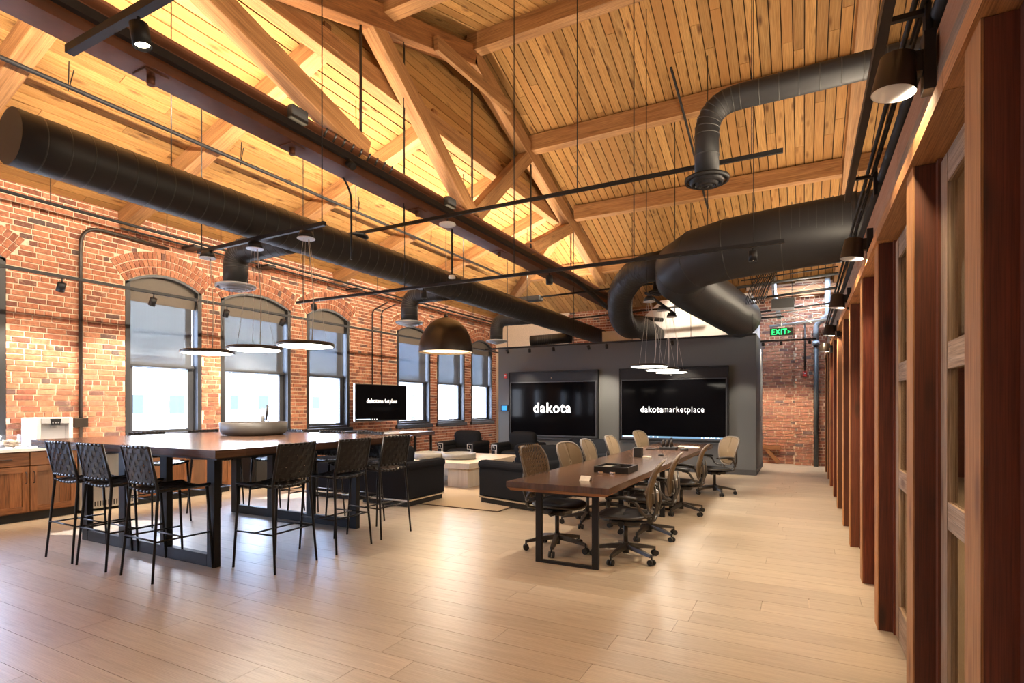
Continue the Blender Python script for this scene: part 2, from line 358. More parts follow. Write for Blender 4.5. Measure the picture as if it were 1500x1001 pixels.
class At:
    """parts of a thing given in world coordinates"""
    def __init__(s, t): s.t = t
    def __call__(s, mb, name, mats, **k):
        o = mb.build(name, mats, None, tuple(s.t.location), **k); o.location = (0, 0, 0); o.parent = s.t; return o
def dup(root, loc, rz=None, label=None, group=None):
    r = root.copy(); C.objects.link(r); r.location = loc
    if rz is not None: r.rotation_euler = (0, 0, rz)
    if label: r['label'] = label
    if group: r['group'] = group
    for ch in list(root.children):
        c = ch.copy(); C.objects.link(c); c.parent = r
        for g in list(ch.children):
            d = g.copy(); C.objects.link(d); d.parent = c
    return r
def instobj(name, me, parent, loc, rot=None, scale=None):
    o = bpy.data.objects.new(name, me); C.objects.link(o); o.location = loc; o.parent = parent
    if rot is not None: o.rotation_euler = rot
    if scale is not None: o.scale = scale
    return o
def arcpts(c, r, a0, a1, n, u, v): 
    c, u, v = V(c), V(u), V(v); return [c+u*r*cos(a0+(a1-a0)*i/n)+v*r*sin(a0+(a1-a0)*i/n) for i in range(n+1)]
def bend(pts, rad, n=6):
    """polyline with rounded corners"""
    pts = [V(p) for p in pts]; out = [pts[0]]
    for i in range(1, len(pts)-1):
        a = (pts[i-1]-pts[i]).normalized(); b = (pts[i+1]-pts[i]).normalized(); rr = min(rad, (pts[i-1]-pts[i]).length*.49, (pts[i+1]-pts[i]).length*.49)
        p0 = pts[i]+a*rr; p1 = pts[i]+b*rr
        for k in range(n+1):
            t = k/n; out.append(p0*(1-t)**2+pts[i]*2*t*(1-t)+p1*t*t)
    out.append(pts[-1]); return out
def subdiv(pts, step):
    out = []
    for a, b in zip(pts, pts[1:]):
        n = max(1, int((b-a).length/step))
        for i in range(n): out.append(a.lerp(b, i/n))
    out.append(pts[-1]); return out

# ------------------------------------------------------------------ room dimensions
XL, YB, XR = -9.1, 16.1, 3.3
EZ = 4.36; SL = .345; RY = 7.48; RZ = EZ+SL*(YB-RY)
XT = -4.68
def zL(x): return EZ+SL*(x-XL)
def zF(y): return EZ+SL*(YB-y)
def zN(y): return RZ-SL*(RY-y)
def czone(x, y):
    if x < XT-.25:
        return min(zL(x), zF(y))
    return zF(y) if y > RY else zN(y)
# ------------------------------------------------------------------ floor: planks
floor = thing('floor', None, None, (0, 0, 0), kind='structure')
MB().box(XL-.3, XR, -3.5, YB+.2, -.1, -.012).build('subfloor', M['mortar'], floor)
pl = []
PW = .22
y = -3.2
while y < YB:
    x = XL+random.uniform(-1.4, 0)
    while x < XR:
        L = random.choice((1.5, 1.5, 1.22, 1.8)); x0, x1 = max(x, XL), min(x+L, XR)
        if x1-x0 > .05: pl.append((x0, x1, y, min(y+PW, YB)))
        x += L
    y += PW
def vis_area(c, L, w):
    q = proj(c)
    if not q or not (-60 < q[0] < 1560 and -60 < q[1] < 1040): return 0
    return L*w/(q[2]**3)
def vis_f(p):
    best = 0
    for fx in (0, .5, 1):
        c = (p[0]+(p[1]-p[0])*fx, (p[2]+p[3])/2, 0); best = max(best, vis_area(c, p[1]-p[0], PW))
    return best
pl.sort(key=vis_f, reverse=True)
g = .0012
for i, p in enumerate(pl[:300]):
    MB().box(p[0]+g, p[1]-g, p[2]+g, p[3]-g, -.011, 0, 'x').build('plank', M['floor'], floor)
mb = MB()
for p in pl[300:]: mb.box(p[0]+g, p[1]-g, p[2]+g, p[3]-g, -.011, 0, 'x')
mb.build('planks', M['floor'], floor, kind='stuff')

# ------------------------------------------------------------------ brick walls
BRV = []
for i in range(8):
    mb = MB(); mb.box(-.5, .5, -.5, .5, -.5, .5, 'y', pid=i*70+3); BRV.append(mb.mesh('brick', M['brick']))
def brick_list_rect(a0, a1, z0, z1, blocked, rnd, course=.0762, bl=.205):
    """bricks as (a0,a1,z0,z1) on a wall; blocked(a0,a1,z) gives free intervals"""
    out = []; z = z0; row = 0
    while z < z1-.02:
        a = a0-rnd.uniform(0, .1)-(bl/2 if row % 2 else 0)
        while a < a1:
            L = bl if (row % 6) != 5 else bl*.5
            L *= rnd.uniform(.9, 1.08)
            for (b0, b1) in blocked(max(a, a0), min(a+L-.017, a1), z+.03):
                if b1-b0 > .035: out.append((b0, b1, z+.007, min(z+course-.010, z1)))
            a += L
        z += course; row += 1
    return out
wall_left = thing('wall_left', None, None, (XL, 0, 0), kind='structure')
WIN = [(-1.55, -.25), (.2, 1.5), (1.95, 3.26), (4.68, 5.88), (6.23, 7.73), (8.14, 9.35), (11.01, 12.42), (12.74, 14.16), (14.54, 15.84)]
SILL, SPR, RISE = 1.0, 3.34, .2
def arch(w):
    c = (w[0]+w[1])/2; hw = (w[1]-w[0])/2; r = (hw*hw+RISE*RISE)/(2*RISE); return c, hw, r, SPR+RISE-r
BAND = .37
def blockL(a0, a1, z):
    ivs = [(a0, a1)] if a1 > a0 else []
    for w in WIN:
        c, hw, r, cz = arch(w)
        if z < SILL-.1: continue
        if z < SPR: h0, h1 = w[0], w[1]
        else:
            rr = (r+BAND)**2-(z-cz)**2
            if rr <= 0: continue
            e = sqrt(rr); ang = math.asin(hw/r); lim = hw+(z-SPR+.02)*math.tan(ang)*1.0
            e = min(e, lim)
            h0, h1 = c-e, c+e
        nv = []
        for (p, q) in ivs:
            if q <= h0 or p >= h1: nv.append((p, q)); continue
            if p < h0: nv.append((p, h0-.004))
            if q > h1: nv.append((h1+.004, q))
        ivs = nv
    return ivs
rnd = random.Random(3)
bl = brick_list_rect(-2.5, YB, 0, EZ+.03, blockL, rnd)
items = []   # centre, axis along, axis up, L, H, depth
for (a0, a1, z0, z1) in bl:
    items.append((V((XL-.005, (a0+a1)/2, (z0+z1)/2)), 0.0, a1-a0, z1-z0))
for w in WIN:
    c, hw, r, cz = arch(w); ang = math.asin(hw/r)
    for row in range(3):
        rc = r+.062+row*.121; n = int(2*ang*rc/.068)
        for i in range(n):
            t = -ang+2*ang*(i+.5)/n
            items.append((V((XL-.004, c+rc*sin(t), cz+rc*cos(t))), -t, 2*ang*rc/n-.011, .108))
items = [it for it in items if it[2] > .02]
def vb(it):
    q = proj(it[0])
    if not q or not (-20 < q[0] < 1520 and -20 < q[1] < 1020): return 0
    # behind the counter / table: still count
    return it[2]*it[3]/(q[2]**2)*abs(it[0].x-0)/q[2]
items.sort(key=vb, reverse=True)
bmore = MB()
for i, (c, t, L, H) in enumerate(items):
    d = .03+rnd.uniform(0, .009)
    if i < 300:
        instobj('brick', BRV[rnd.randrange(8)], wall_left, c-V((XL, 0, 0)), (t+rnd.uniform(-.006, .006), 0, rnd.uniform(-.012, .012)), (d, L, H))
    else:
        bmore.obox(c, (0, cos(t), sin(t)), (0, -sin(t), cos(t)), (1, 0, 0), L, H, d)
At(wall_left)(bmore, 'bricks', M['brick'], kind='stuff')
# mortar backing with window openings
mb = MB(); y0 = -3.5
for w in WIN+[(YB+.3, YB+.3)]:
    mb.box(XL-.38, XL, y0, w[0], 0, EZ+.08, 'z')
    if w[0] < YB:
        mb.box(XL-.38, XL, w[0], w[1], 0, SILL-.09, 'y')
        c, hw, r, cz = arch(w); n = 14
        poly = [(w[0]+2*hw*i/n, cz+sqrt(r*r-(w[0]+2*hw*i/n-c)**2)) for i in range(n+1)]
        for (p, q) in zip(poly, poly[1:]):
            mb.prism([(p[0], p[1]), (q[0], q[1]), (q[0], EZ+.08), (p[0], EZ+.08)], (XL-.38, 0, 0), (0, 1, 0), (0, 0, 1), (1, 0, 0), .38)
    y0 = w[1]
At(wall_left)(mb, 'mortar', M['mortar'])
# lime streaks are part of the mortar tone; windows
for i, w in enumerate(WIN):
    t = thing('window_%d' % (i+1), None, None, (XL, w[0], SILL), kind='structure'); A = At(t)
    c, hw, r, cz = arch(w); a, b = w; x1 = XL+.015; x0 = XL-.14
    mb = MB()
    mb.box(x0, x1, a, a+.07, SILL-.03, SPR+.02); mb.box(x0, x1, b-.07, b, SILL-.03, SPR+.02)
    mb.box(x0, x1-.01, a+.07, b-.07, SILL-.03, SILL+.02)
    A(mb, 'jamb_frame', M['framed'])
    n = 16; arcp = [(a+2*hw*k/n, cz+sqrt(max(r*r-(a+2*hw*k/n-c)**2, 0))) for k in range(n+1)]
    mb = MB()
    for p, q in zip(arcp, arcp[1:]):
        mb.prism([(p[0], p[1]-.035), (q[0], q[1]-.035), (q[0], q[1]+.003), (p[0], p[1]+.003)], (x0, 0, 0), (0, 1, 0), (0, 0, 1), (1, 0, 0), x1-x0)
    A(mb, 'arched_head', M['frame'])
    mb = MB(); zz = SPR-.26
    for p, q in zip(arcp, arcp[1:]): mb.prism([(p[0], zz), (q[0], zz), (q[0], q[1]-.03), (p[0], p[1]-.03)], (x0+.03, 0, 0), (0, 1, 0), (0, 0, 1), (1, 0, 0), .03)
    A(mb, 'head_panel', M['soffit'])
    mb = MB(); mb.box(x0+.06, x0+.085, a+.02, b-.02, SPR-.1, SPR-.085); A(mb, 'head_trim', M['framed'])
    mz = 2.1
    up = MB(); X0, X1 = x0-.07, x0-.03
    for (p, q) in ((a+.07, a+.15), (b-.15, b-.07)): up.box(X0, X1, p, q, mz, zz+.05)
    up.box(X0, X1, a+.15, b-.15, mz-.04, mz+.03, 'y'); A(up, 'upper_sash', M['frame'])
    lo = MB(); X0, X1 = x0-.02, x0+.03
    for (p, q) in ((a+.07, a+.17), (b-.17, b-.07)): lo.box(X0, X1, p, q, SILL+.02, mz)
    lo.box(X0, X1, a+.17, b-.17, SILL+.02, SILL+.07, 'y'); lo.box(X0, X1+.01, a+.07, b-.07, mz-.03, mz+.03, 'y')
    A(lo, 'lower_sash', M['frame'])
    A(MB().box(x0-.055, x0-.05, a+.15, b-.15, mz, zz), 'pane', M['glass']); A(MB().box(x0, x0+.005, a+.17, b-.17, SILL+.06, mz-.03), 'pane', M['glass'])
    A(MB().box(x0+.066, x0+.068, a+.09, b-.12, mz-.01, zz+.0), 'roller_shade', M['shade'])
    A(MB().box(x0+.055, x0+.085, a+.08, b-.09, mz-.03, mz-.005, 'y'), 'shade_bar', M['framed'])
    A(MB().box(XL-.16, XL+.07, a-.06, b+.06, SILL-.13, SILL-.03, 'y'), 'sill', M['framed'], bevel=.008)
    pdt = area('window_portal_%d' % (i+1), (XL-.36, (a+b)/2, 2.2), (1, 0, 0), 2.5, b-a, 10); pdt.data.cycles.is_portal = True
# back brick wall (end of the hall), a brick pier stepping forward on the right
wall_back = thing('wall_back', None, None, (0, YB, 0), kind='structure'); AB = At(wall_back)
AB(MB().box(XL-.3, XR, YB+.03, YB+.3, 0, 4.6, 'x'), 'mortar', M['mortar'])
def flatbricks(mb, x0, x1, yf, z0, z1, seed=5):
    r2 = random.Random(seed)
    for (a0, a1, b0, b1) in brick_list_rect(x0, x1, z0, z1, lambda p, q, z: [(p, q)], r2):
        mb.box(a0, a1, yf-r2.uniform(.002, .01), yf+.035, b0, b1, 'x')
mb = MB(); flatbricks(mb, -6.5, -1.0, YB+.02, 2.7, 4.4, 11); AB(mb, 'bricks', M['brick'], kind='stuff')
# pier
AB(MB().box(-1.3, .62, 15.42, 15.9, 0, 4.5, 'x'), 'mortar', M['mortar'])
AB(MB().box(-.18, .46, 15.22, 15.42, 0, 4.5, 'z'), 'pier_core', M['mortar'])
pieces = []
r2 = random.Random(21)
for (x0, x1, yf) in ((-1.0, -.19, 15.41), (.47, .62, 15.41), (-.18, .46, 15.21)):
    for (a0, a1, b0, b1) in brick_list_rect(x0, x1, 0, 4.45, lambda p, q, z: [(p, q)], r2): pieces.append((a0, a1, yf, b0, b1))
mb = MB()
for (a0, a1, yf, b0, b1) in pieces:
    yy = yf-r2.uniform(0, .012)
    mb.box(a0, a1, yy, yf+.03, b0, b1, 'x')
AB(mb, 'bricks', M['brick'], kind='stuff')

# ------------------------------------------------------------------ ceiling
ceil = thing('ceiling', None, None, (0, 0, EZ), kind='structure'); AC = At(ceil)
al = atan(SL); nL = V((-sin(al), 0, cos(al))); wL = V((cos(al), 0, sin(al)))
dF = V((0, cos(al), -sin(al))); nF = V((0, sin(al), cos(al)))
dN = V((0, cos(al), sin(al))); nN = V((0, -sin(al), cos(al)))
planks = []
PWC = .15
def rows(lo, hi, w):
    n = int((hi-lo)/w)+1; return [(lo+(hi-lo)*i/n, lo+(hi-lo)*(i+1)/n) for i in range(n)]
XG = XT-.27
for (x0, x1) in rows(XL, XG, PWC*cos(al)):
    xm = (x0+x1)/2; ymax = YB-(xm-XL); y = -3.2-random.uniform(0, 2.5)
    while y < ymax:
        L = random.choice((2.1, 3.2, 4.2)); a, b = max(y, -3.2), min(y+L, ymax)
        if b-a > .1: planks.append((V((xm, (a+b)/2, zL(xm))), V((0, 1, 0)), wL, nL, b-a, (x1-x0)/cos(al)))
        y += L
for (x0, x1) in rows(XL, XR, PWC):
    xm = (x0+x1)/2
    ys = YB-(xm-XL) if xm < XG else RY
    y = ys-random.uniform(0, 2)
    while y < YB:
        L = random.choice((1.9, 2.8, 3.7)); a, b = max(y, ys), min(y+L, YB)
        if b-a > .1: planks.append((V((xm, (a+b)/2, zF((a+b)/2))), dF, V((1, 0, 0)), nF, (b-a)/cos(al), x1-x0))
        y += L
    if xm > XG:
        y = -3.2-random.uniform(0, 2)
        while y < RY:
            L = random.choice((2.1, 3.2, 4.2)); a, b = max(y, -3.2), min(y+L, RY)
            if b-a > .1: planks.append((V((xm, (a+b)/2, zN((a+b)/2))), dN, V((1, 0, 0)), nN, (b-a)/cos(al), x1-x0))
            y += L
z = zL(XG)-.1
boards = []
while z < RZ-.05:
    h = min(.15, RZ-z); zz = z+h/2; ext = (RZ-zz)/SL
    a = max(RY-ext, -3.2); b = RY+ext; boards.append((V((XG, (a+b)/2, zz)), V((0, 1, 0)), V((0, 0, 1)), V((1, 0, 0)), b-a, h)); z += .15
planks += boards
def vp(p):
    best = 0
    for f in (-.5, -.25, 0, .25, .5): best = max(best, vis_area(p[0]+p[1]*p[4]*f, min(p[4], 3), p[5]) if True else 0)
    return best
planks.sort(key=vp, reverse=True)
for p in planks[:300]:
    o = MB(); o.obox(p[0]+p[3]*.012, p[1], p[2], p[3], p[4]-.006, p[5]-.016, .022); AC(o, 'plank', M['ceil'])
mb = MB()
for p in planks[300:]: mb.obox(p[0]+p[3]*.012, p[1], p[2], p[3], p[4]-.006, p[5]-.016, .022)
AC(mb, 'planks', M['ceil'], kind='stuff')
# roof deck above the planks (dark joints)
mb = MB(); o2 = .03
def quad(pts):
    b = len(mb.v)
    for dz in (0, .12):
        for p in pts: mb.v.append(V(p)+V((0, 0, dz)))
    n = len(pts); mb.face([b+i for i in range(n)][::-1]); mb.face([b+n+i for i in range(n)])
    for i in range(n): mb.face([b+i, b+(i+1) % n, b+n+(i+1) % n, b+n+i])
quad([(XL-.5, -3.5, zL(XL-.5)+o2), (XG, -3.5, zL(XG)+o2), (XG, YB-(XG-XL), zL(XG)+o2), (XL-.5, YB+.5, zL(XL-.5)+o2)])
quad([(XL-.5, YB+.5, zF(YB+.5)+o2), (XG, YB-(XG-XL), zL(XG)+o2), (XG, YB+.5, zF(YB+.5)+o2)])
quad([(XG, RY, RZ+o2), (XR+.1, RY, RZ+o2), (XR+.1, YB+.5, zF(YB+.5)+o2), (XG, YB+.5, zF(YB+.5)+o2)])
quad([(XG, -3.5, zN(-3.5)+o2), (XR+.1, -3.5, zN(-3.5)+o2), (XR+.1, RY, RZ+o2), (XG, RY, RZ+o2)])
mb.box(XG-.15, XG-.03, -3.4, RY+4, zL(XG)+.05, RZ+.1, 'y')
AC(mb, 'roof_deck', M['deck'])
# rafters of the left slope
for k, y in enumerate((.55, 2.6, 4.68, 6.8, 8.95, 11.05)):
    xe = min(XG+.1, XL+(YB-y)-.15)
    p0 = V((XL+.02, y, zL(XL)-.12)); p1 = V((xe, y, zL(xe)-.12))
    AC(MB().beam(p0, p1, .2, .24, roll=nL), 'rafter', M['beam'], bevel=.006)
# purlins of the far slope + ridge beam + near slope
for k, y in enumerate((RY, 9.58, 11.62, 13.7)):
    zc = zF(y)-.15; x0 = XG+.25 if y < 11.2 else max(XL+(YB-y)+.1, XL)
    AC(MB().box(x0, .62, y-.1, y+.1, zc-.15, zc+.15, 'x'), 'purlin', M['beam'], bevel=.006)
    AC(MB().box(.86, XR, y-.1, y+.1, zc-.15, zc+.15, 'x'), 'purlin', M['beam'])
for y in (5.4, 3.3, 1.2):
    zc = zN(y)-.15; AC(MB().box(XG+.25, XR, y-.1, y+.1, zc-.15, zc+.15, 'x'), 'purlin', M['beam'])
# hip rafter and the long rafters over the partition
AC(MB().beam((XL+.1, YB-.1, EZ-.1), (XG+.1, YB-(XG-XL)-.1, zL(XG)-.12), .2, .26), 'hip_rafter', M['beam'], bevel=.006)
AC(MB().beam((.74, RY, RZ-.17), (.74, YB, zF(YB)-.17), .22, .34), 'rafter', M['beam'], bevel=.006)
AC(MB().beam((.74, -3.2, zN(-3.2)-.17), (.74, RY, RZ-.17), .22, .34), 'rafter', M['beam'])
AC(MB().box(XT-.3, XT-.14, -3.2, 11.4, 5.52, 5.78, 'y'), 'long_purlin', M['beam'], bevel=.006)
AC(MB().box(-1.3, .9, 15.0, 15.2, 4.12, 4.34, 'x'), 'tie_beam', M['beam2'])
for y in (4.68, 6.8, 8.95): AC(MB().box(XT-.3, XT-.2, y-.05, y+.05, 5.78, zL(XG)+.1, 'z'), 'post', M['beam2'])

# ------------------------------------------------------------------ other walls
MB().box(XR, XR+.2, -3.5, YB+.3, 0, 8, 'y').build('wall_right', M['wallfar'], kind='structure')
MB().box(XL-.4, XR+.2, -3.7, -3.5, 0, 8, 'x').build('wall_front', M['wallfar'], kind='structure')
MB().box(XT, XR+.2, YB+.0, YB+.03, 4.3, 4.7, 'x').build('trim_1', M['beam2'], kind='structure')

# grey media wall
wg = thing('wall_media', None, None, (-4, 12.56, 0), kind='structure'); AG = At(wg)
AG(MB().box(-7.02, -.875, 12.56, 12.74, 0, 2.97, 'x'), 'drywall', M['greywall'])
for a in (-7.02, -1.02): AG(MB().box(a, a+.145, 12.741, 14.6, 0, 2.97, 'y'), 'drywall', M['greywall'])
AG(MB().box(-7.03, -.865, 12.545, 12.56, 0, .11, 'x'), 'baseboard', M['greybase']); AG(MB().box(-.875, -.865, 12.56, 14.61, 0, .11, 'y'), 'baseboard', M['greybase'])
AG(MB().box(-4.9, -.98, 14.61, 15.4, 0, 3.5, 'x'), 'white_drywall', M['white'])
AG(MB().prism([(-4.2, 2.6), (-1.03, 2.6), (-1.03, 4.0), (-3.05, 4.0), (-3.5, 3.6)], (0, 13.5, 0), (1, 0, 0), (0, 0, 1), (0, 1, 0), 1.1), 'white_soffit', M['white'])

# ------------------------------------------------------------------ reclaimed wood partition on the right
wr = thing('wall_partition', None, None, (.5, 0, 0), kind='structure'); AW = At(wr)
XP = .43
posts = [2.0, 3.05, 4.35, 5.42, 6.75, 7.85, 9.15, 10.3, 11.6, 12.7, 14.0]
HZ = 2.5
for i, y in enumerate(posts):
    AW(MB().box(XP, XP+.10, y-.085, y+.085, 0, HZ, 'z'), 'post', [M['post_red'], M['post_edge']], bevel=.003)
    AW(MB().box(XP-.006, XP+.0, y-.085, y+.085, 0, HZ, 'z'), 'post_face', M['post_edge'])
# header band: two weathered boards, lower frame strip
for z0, z1, xx, mt in ((HZ, HZ+.07, XP-.02, M['post_edge']), (HZ+.07, HZ+.24, XP+.02, M['grey_wood']), (HZ+.245, HZ+.41, XP+.03, M['grey_wood'])):
    y = -1.5
    while y < 14.4:
        L = 2.6 if mt is M['grey_wood'] else 1.9; y1 = min(y+L, 14.4)
        AW(MB().box(xx, XP+.12, y+.002, y1-.002, z0+.001, z1-.001, 'y'), 'header_board', mt); y = y1
AW(MB().box(XP+.13, XR, -1.5, 14.4, HZ+.3, HZ+.38, 'y'), 'lid', M['wallfar'])
AW(MB().box(XP, XR, 14.15, 14.3, 0, HZ+.3, 'x'), 'end_wall', M['post_red'])
AW(MB().box(XP+.13, XR, -1.5, 14.3, .001, .004, 'y'), 'office_floor', M['rug'])
bays = list(zip([.9]+posts, posts))
for i, (a, b) in enumerate(bays):
    a += .085; b -= .085
    t = thing('door_%d' % (i+1), None, None, (XP+.09, a, 0), kind='structure'); A = At(t)
    x0, x1 = XP+.075, XP+.12
    sw = .11
    A(MB().box(x0, x1, a, a+.045, 0, HZ, 'z'), 'jamb', M['post_red']); A(MB().box(x0, x1, b-.045, b, 0, HZ, 'z'), 'jamb', M['post_red'])
    a += .047; b -= .047; x0 += .01
    A(MB().box(x0, x1, a, a+sw, .01, HZ-.02, 'z'), 'stile', M['stile']); A(MB().box(x0, x1, b-sw, b, .01, HZ-.02, 'z'), 'stile', M['stile'])
    for z0, z1 in ((.01, .22), (.95, 1.06), (1.6, 1.71), (HZ-.14, HZ-.02)):
        A(MB().box(x0+.002, x1-.002, a+sw, b-sw, z0, z1, 'y'), 'rail', M['stile'])
    for z0, z1 in ((.22, .95), (1.06, 1.6), (1.71, HZ-.14)):
        A(MB().box(x1-.022, x1-.016, a+sw, b-sw, z0, z1), 'pane', M['doorglass'])
    if i == 6 or i == 5:
        A(MB().tube(bend([(x0, a+.06, .95), (x0-.07, a+.06, .95), (x0-.07, a+.06, 1.2), (x0, a+.06, 1.2)], .03), .011, 10), 'handle', M['black'])
area('added_office_fill', (1.9, 5, 2.6), (0, 0, -1), 1.6, 12, 150, (1, .78, .5))  # added light without a fixture, warms the door panes from behind
# cool-lit cable run on top of the partition
pr = thing('cable_run', 'bundle of black conduits on clips along the top of the wooden partition', 'conduit', (XP, 3, HZ+.45)); AP = At(pr)
for k, (dx, dz, r) in enumerate(((.05, .10, .035), (.12, .08, .03), (.0, .16, .014), (-.02, .22, .012))):
    AP(MB().cyl((XP+dx, -1.2, HZ+.41+dz), (XP+dx, 14.2, HZ+.41+dz), r, n=12), 'conduit', M['blackm'])
mb = MB()
for k in range(36): mb.beam((XP-.04, 1.0+k*.36, HZ+.44), (XP+.02, 1.0+k*.36, HZ+.66), .03, .008)
AP(mb, 'clips', M['blackm'], kind='stuff')
# ------------------------------------------------------------------ roof truss along the hall
tr = thing('roof_truss', 'big timber roof truss with steel bottom beam carried over the hall', 'roof truss', (XT, RY, 4.3)); A = At(tr)
def chord(y): return (zF(y) if y > RY else zN(y))-.33
A(MB().beam((XT, RY, chord(RY)), (XT, 14.0, chord(14.0)), .2, .3), 'top_chord', M['beam'], bevel=.008)
A(MB().beam((XT, -2.5, chord(-2.5)), (XT, RY, chord(RY)), .2, .3), 'top_chord', M['beam2'], bevel=.008)
A(MB().beam((XT+.16, 6.3, chord(6.3)-.1), (XT+.16, 8.5, chord(8.5)-.02), .07, .2), 'splice_plate', M['beam'], bevel=.005)
for (ya, za, yb) in ((5.05, 4.5, 2.5), (7.42, 4.5, 5.1), (7.55, 4.5, 9.55), (9.65, 4.5, 11.75), (4.95, 4.5, 5.05)):
    if yb == 5.05: continue
    A(MB().beam((XT, ya, za), (XT, yb, chord(yb)), .19, .24), 'web', M['beam'], bevel=.008)
for y in (4.98, 7.48, 9.62, 11.7): A(MB().cyl((XT+.02, y, 4.45), (XT+.02, y, chord(y)), .017, n=8), 'tie_rod', M['bronze'])
mb = MB()
mb.box(XT-.13, XT+.13, -3, 14.6, 4.13, 4.155, 'y'); mb.box(XT-.13, XT+.13, -3, 14.6, 4.41, 4.435, 'y')
for dx in (-.13, .11): mb.box(XT+dx, XT+dx+.02, -3, 14.6, 4.155, 4.2, 'y')
mb.box(XT-.012, XT+.012, -3, 14.6, 4.15, 4.42, 'y')
A(mb, 'steel_beam', M['ironbrown'])
for y in (2.6, 4.0, 6.1, 8.4, 10.6): A(MB().box(XT-.09, XT+.09, y-.09, y+.09, 4.118, 4.13).cyl((XT, y, 4.05), (XT, y, 4.12), .03), 'bolt_plate', M['ironbrown'])
for dx in (-.19, .19):
    A(MB().box(XT+dx-.028, XT+dx+.028, -2.5, 13.8, 4.2, 4.27, 'y'), 'light_channel', M['black'])
    side = 'left' if dx < 0 else 'right'
    A(MB().box(XT+dx-.018, XT+dx+.018, -2.5, 13.8, 4.27, 4.274, 'y'), 'uplight_strip', M['lampup'])
    area('uplight_'+side, (XT+dx*1.5, 5.6, 4.3), (-1.7 if dx < 0 else .5, 0, 1), .05, 16.0, 560 if dx < 0 else 75, (1, .82, .60))
for y in (3.9, 6.6): A(MB().box(XT+.16, XT+.24, y-.1, y+.1, 4.3, 4.43), 'driver_box', M['blackm'], bevel=.01)
mb = MB()
for k in range(9): mb.cyl((XT+.24, 4.2+k*.13, 4.27), (XT+.26, 4.2+k*.13+.03, 4.36), .012, n=6)
A(mb, 'cable_clamps', M['blackm'], kind='stuff')
A(MB().tube(bend([(XT-.1, 4.75, 4.2), (XT-.1, 4.95, 4.0), (XT-.1, 4.95, 3.2)], .12), .012, 8), 'drop_conduit', M['black'])
A(MB().cyl((XT+.2, 4.6, 4.16), (XT+.27, 4.6, 4.10), .045, .04), 'sensor', M['blackm'])
# warm wash on the far gable slope from the top of the partition
pu = thing('partition_uplight', 'thin black linear uplight along the top of the wooden partition', 'light', (.56, 6, 3.25)); A = At(pu)
A(MB().box(.53, .59, .5, 14, 3.16, 3.20, 'y'), 'channel', M['black']); A(MB().box(.54, .58, .5, 14, 3.20, 3.204, 'y'), 'strip', M['lampup'])
area('partition_uplight_lamp', (.5, 3.9, 3.24), (-.7, 0, 1), .05, 6.6, 105, (1, .82, .60)); area('partition_uplight_lamp', (.5, 11.2, 3.24), (-.7, 0, 1), .05, 5.0, 80, (1, .82, .60))

# ------------------------------------------------------------------ ducts
def ductpath(pts, rad, step): return subdiv(bend(pts, rad, 8), step)
def duct(tname, label, pts, r, rad, sp, extra=None):
    p0 = pts[0]; t = thing(tname, label, 'duct', p0); A = At(t)
    path = ductpath(pts, rad, .2 if r < .2 else .35)
    A(MB().tube(path, r, 28), 'duct_tube', M['duct'])
    seg = subdiv(bend(pts, rad, 8), sp); mb = MB()
    for i in range(1, len(seg)-1):
        d = (seg[i+1]-seg[i-1])
        if d.length < 1e-4: continue
        d.normalize(); mb.tube([seg[i]-d*.006, seg[i]-d*.003, seg[i]+d*.003, seg[i]+d*.006], [r-.001, r+.004, r+.004, r-.001], 28, caps=False)
    A(mb, 'seams', M['ductseam'], kind='stuff')
    if extra: extra(A)
    return t
def diffuser(A, c, r, mat):
    mb = MB()
    for (a, b, z0, z1) in ((r, r*.93, 0, -.02), (r*.8, r*.66, -.005, -.045), (r*.56, r*.42, -.01, -.06), (r*.33, r*.2, -.015, -.07)):
        mb.lathe([(b, z0), (a, z0+.012), (a, z0), (b+.01, z1), (b-.012, z1-.002), (b-.012, z0)], c, 40, cap=False)
    mb.lathe([(.001, -.02), (r*.12, -.03), (r*.1, -.075), (.001, -.08)], c, 24)
    mb.lathe([(.001, .02), (r*.9, .02), (r*.9, .01), (.001, .01)], c, 40)
    A(mb, 'diffuser', mat)
DX = -5.3; DZ = 3.49
dm = duct('main_duct', 'long straight black spiral duct running the length of the hall by the brick wall', [(DX, 1.92, DZ), (DX, 15.9, DZ)], .215, .1, .16)
for lab, y in (('black duct elbow dropping to a round grey diffuser above the second tall window', 4.72), ('black duct elbow dropping to a diffuser left of the dome pendant', 8.1), ('black duct elbow dropping to a diffuser beside the grey media wall', 11.36)):
    xb = -6.58 if y < 5 else -6.4; zb = 3.02 if y < 5 else 2.98
    duct('branch_duct', lab, [(DX-.16, y, DZ-.02), (xb, y, DZ-.02), (xb, y, zb)], .15, .3, .12, lambda A, xb=xb, y=y, zb=zb: diffuser(A, (xb, y, zb), .25, M['pvc']))
duct('branch_duct', 'low black duct stub resting just over the top of the media wall', [(-5.4, 13.6, 3.25), (-6.1, 13.5, 3.22), (-6.5, 13.4, 3.2)], .14, .2, .3)
duct('round_duct', 'slim ringed black duct coming over the partition and bending down to a round diffuser', [(3.2, 5.56, 4.36), (-.82, 5.56, 4.34), (-.82, 5.56, 3.65)], .112, .3, .16, lambda A: diffuser(A, (-.82, 5.56, 3.62), .205, M['black']))
big = thing('trunk_duct', 'very large black duct crossing from the partition and turning towards the media wall', 'duct', (.7, 8, 3.66)); A = At(big)
rb = .405
path = [V((3.2, 8.0, 3.66)), V((.62, 8.0, 3.66)), V((-.25, 8.0, 3.62)), V((-.9, 8.02, 3.58)), V((-1.32, 8.15, 3.54)), V((-1.58, 8.42, 3.5)), V((-1.66, 8.8, 3.46)), V((-1.6, 9.4, 3.41)), V((-1.36, 11.2, 3.35)), V((-1.19, 12.25, 3.30)), V((-1.17, 12.5, 3.29))]
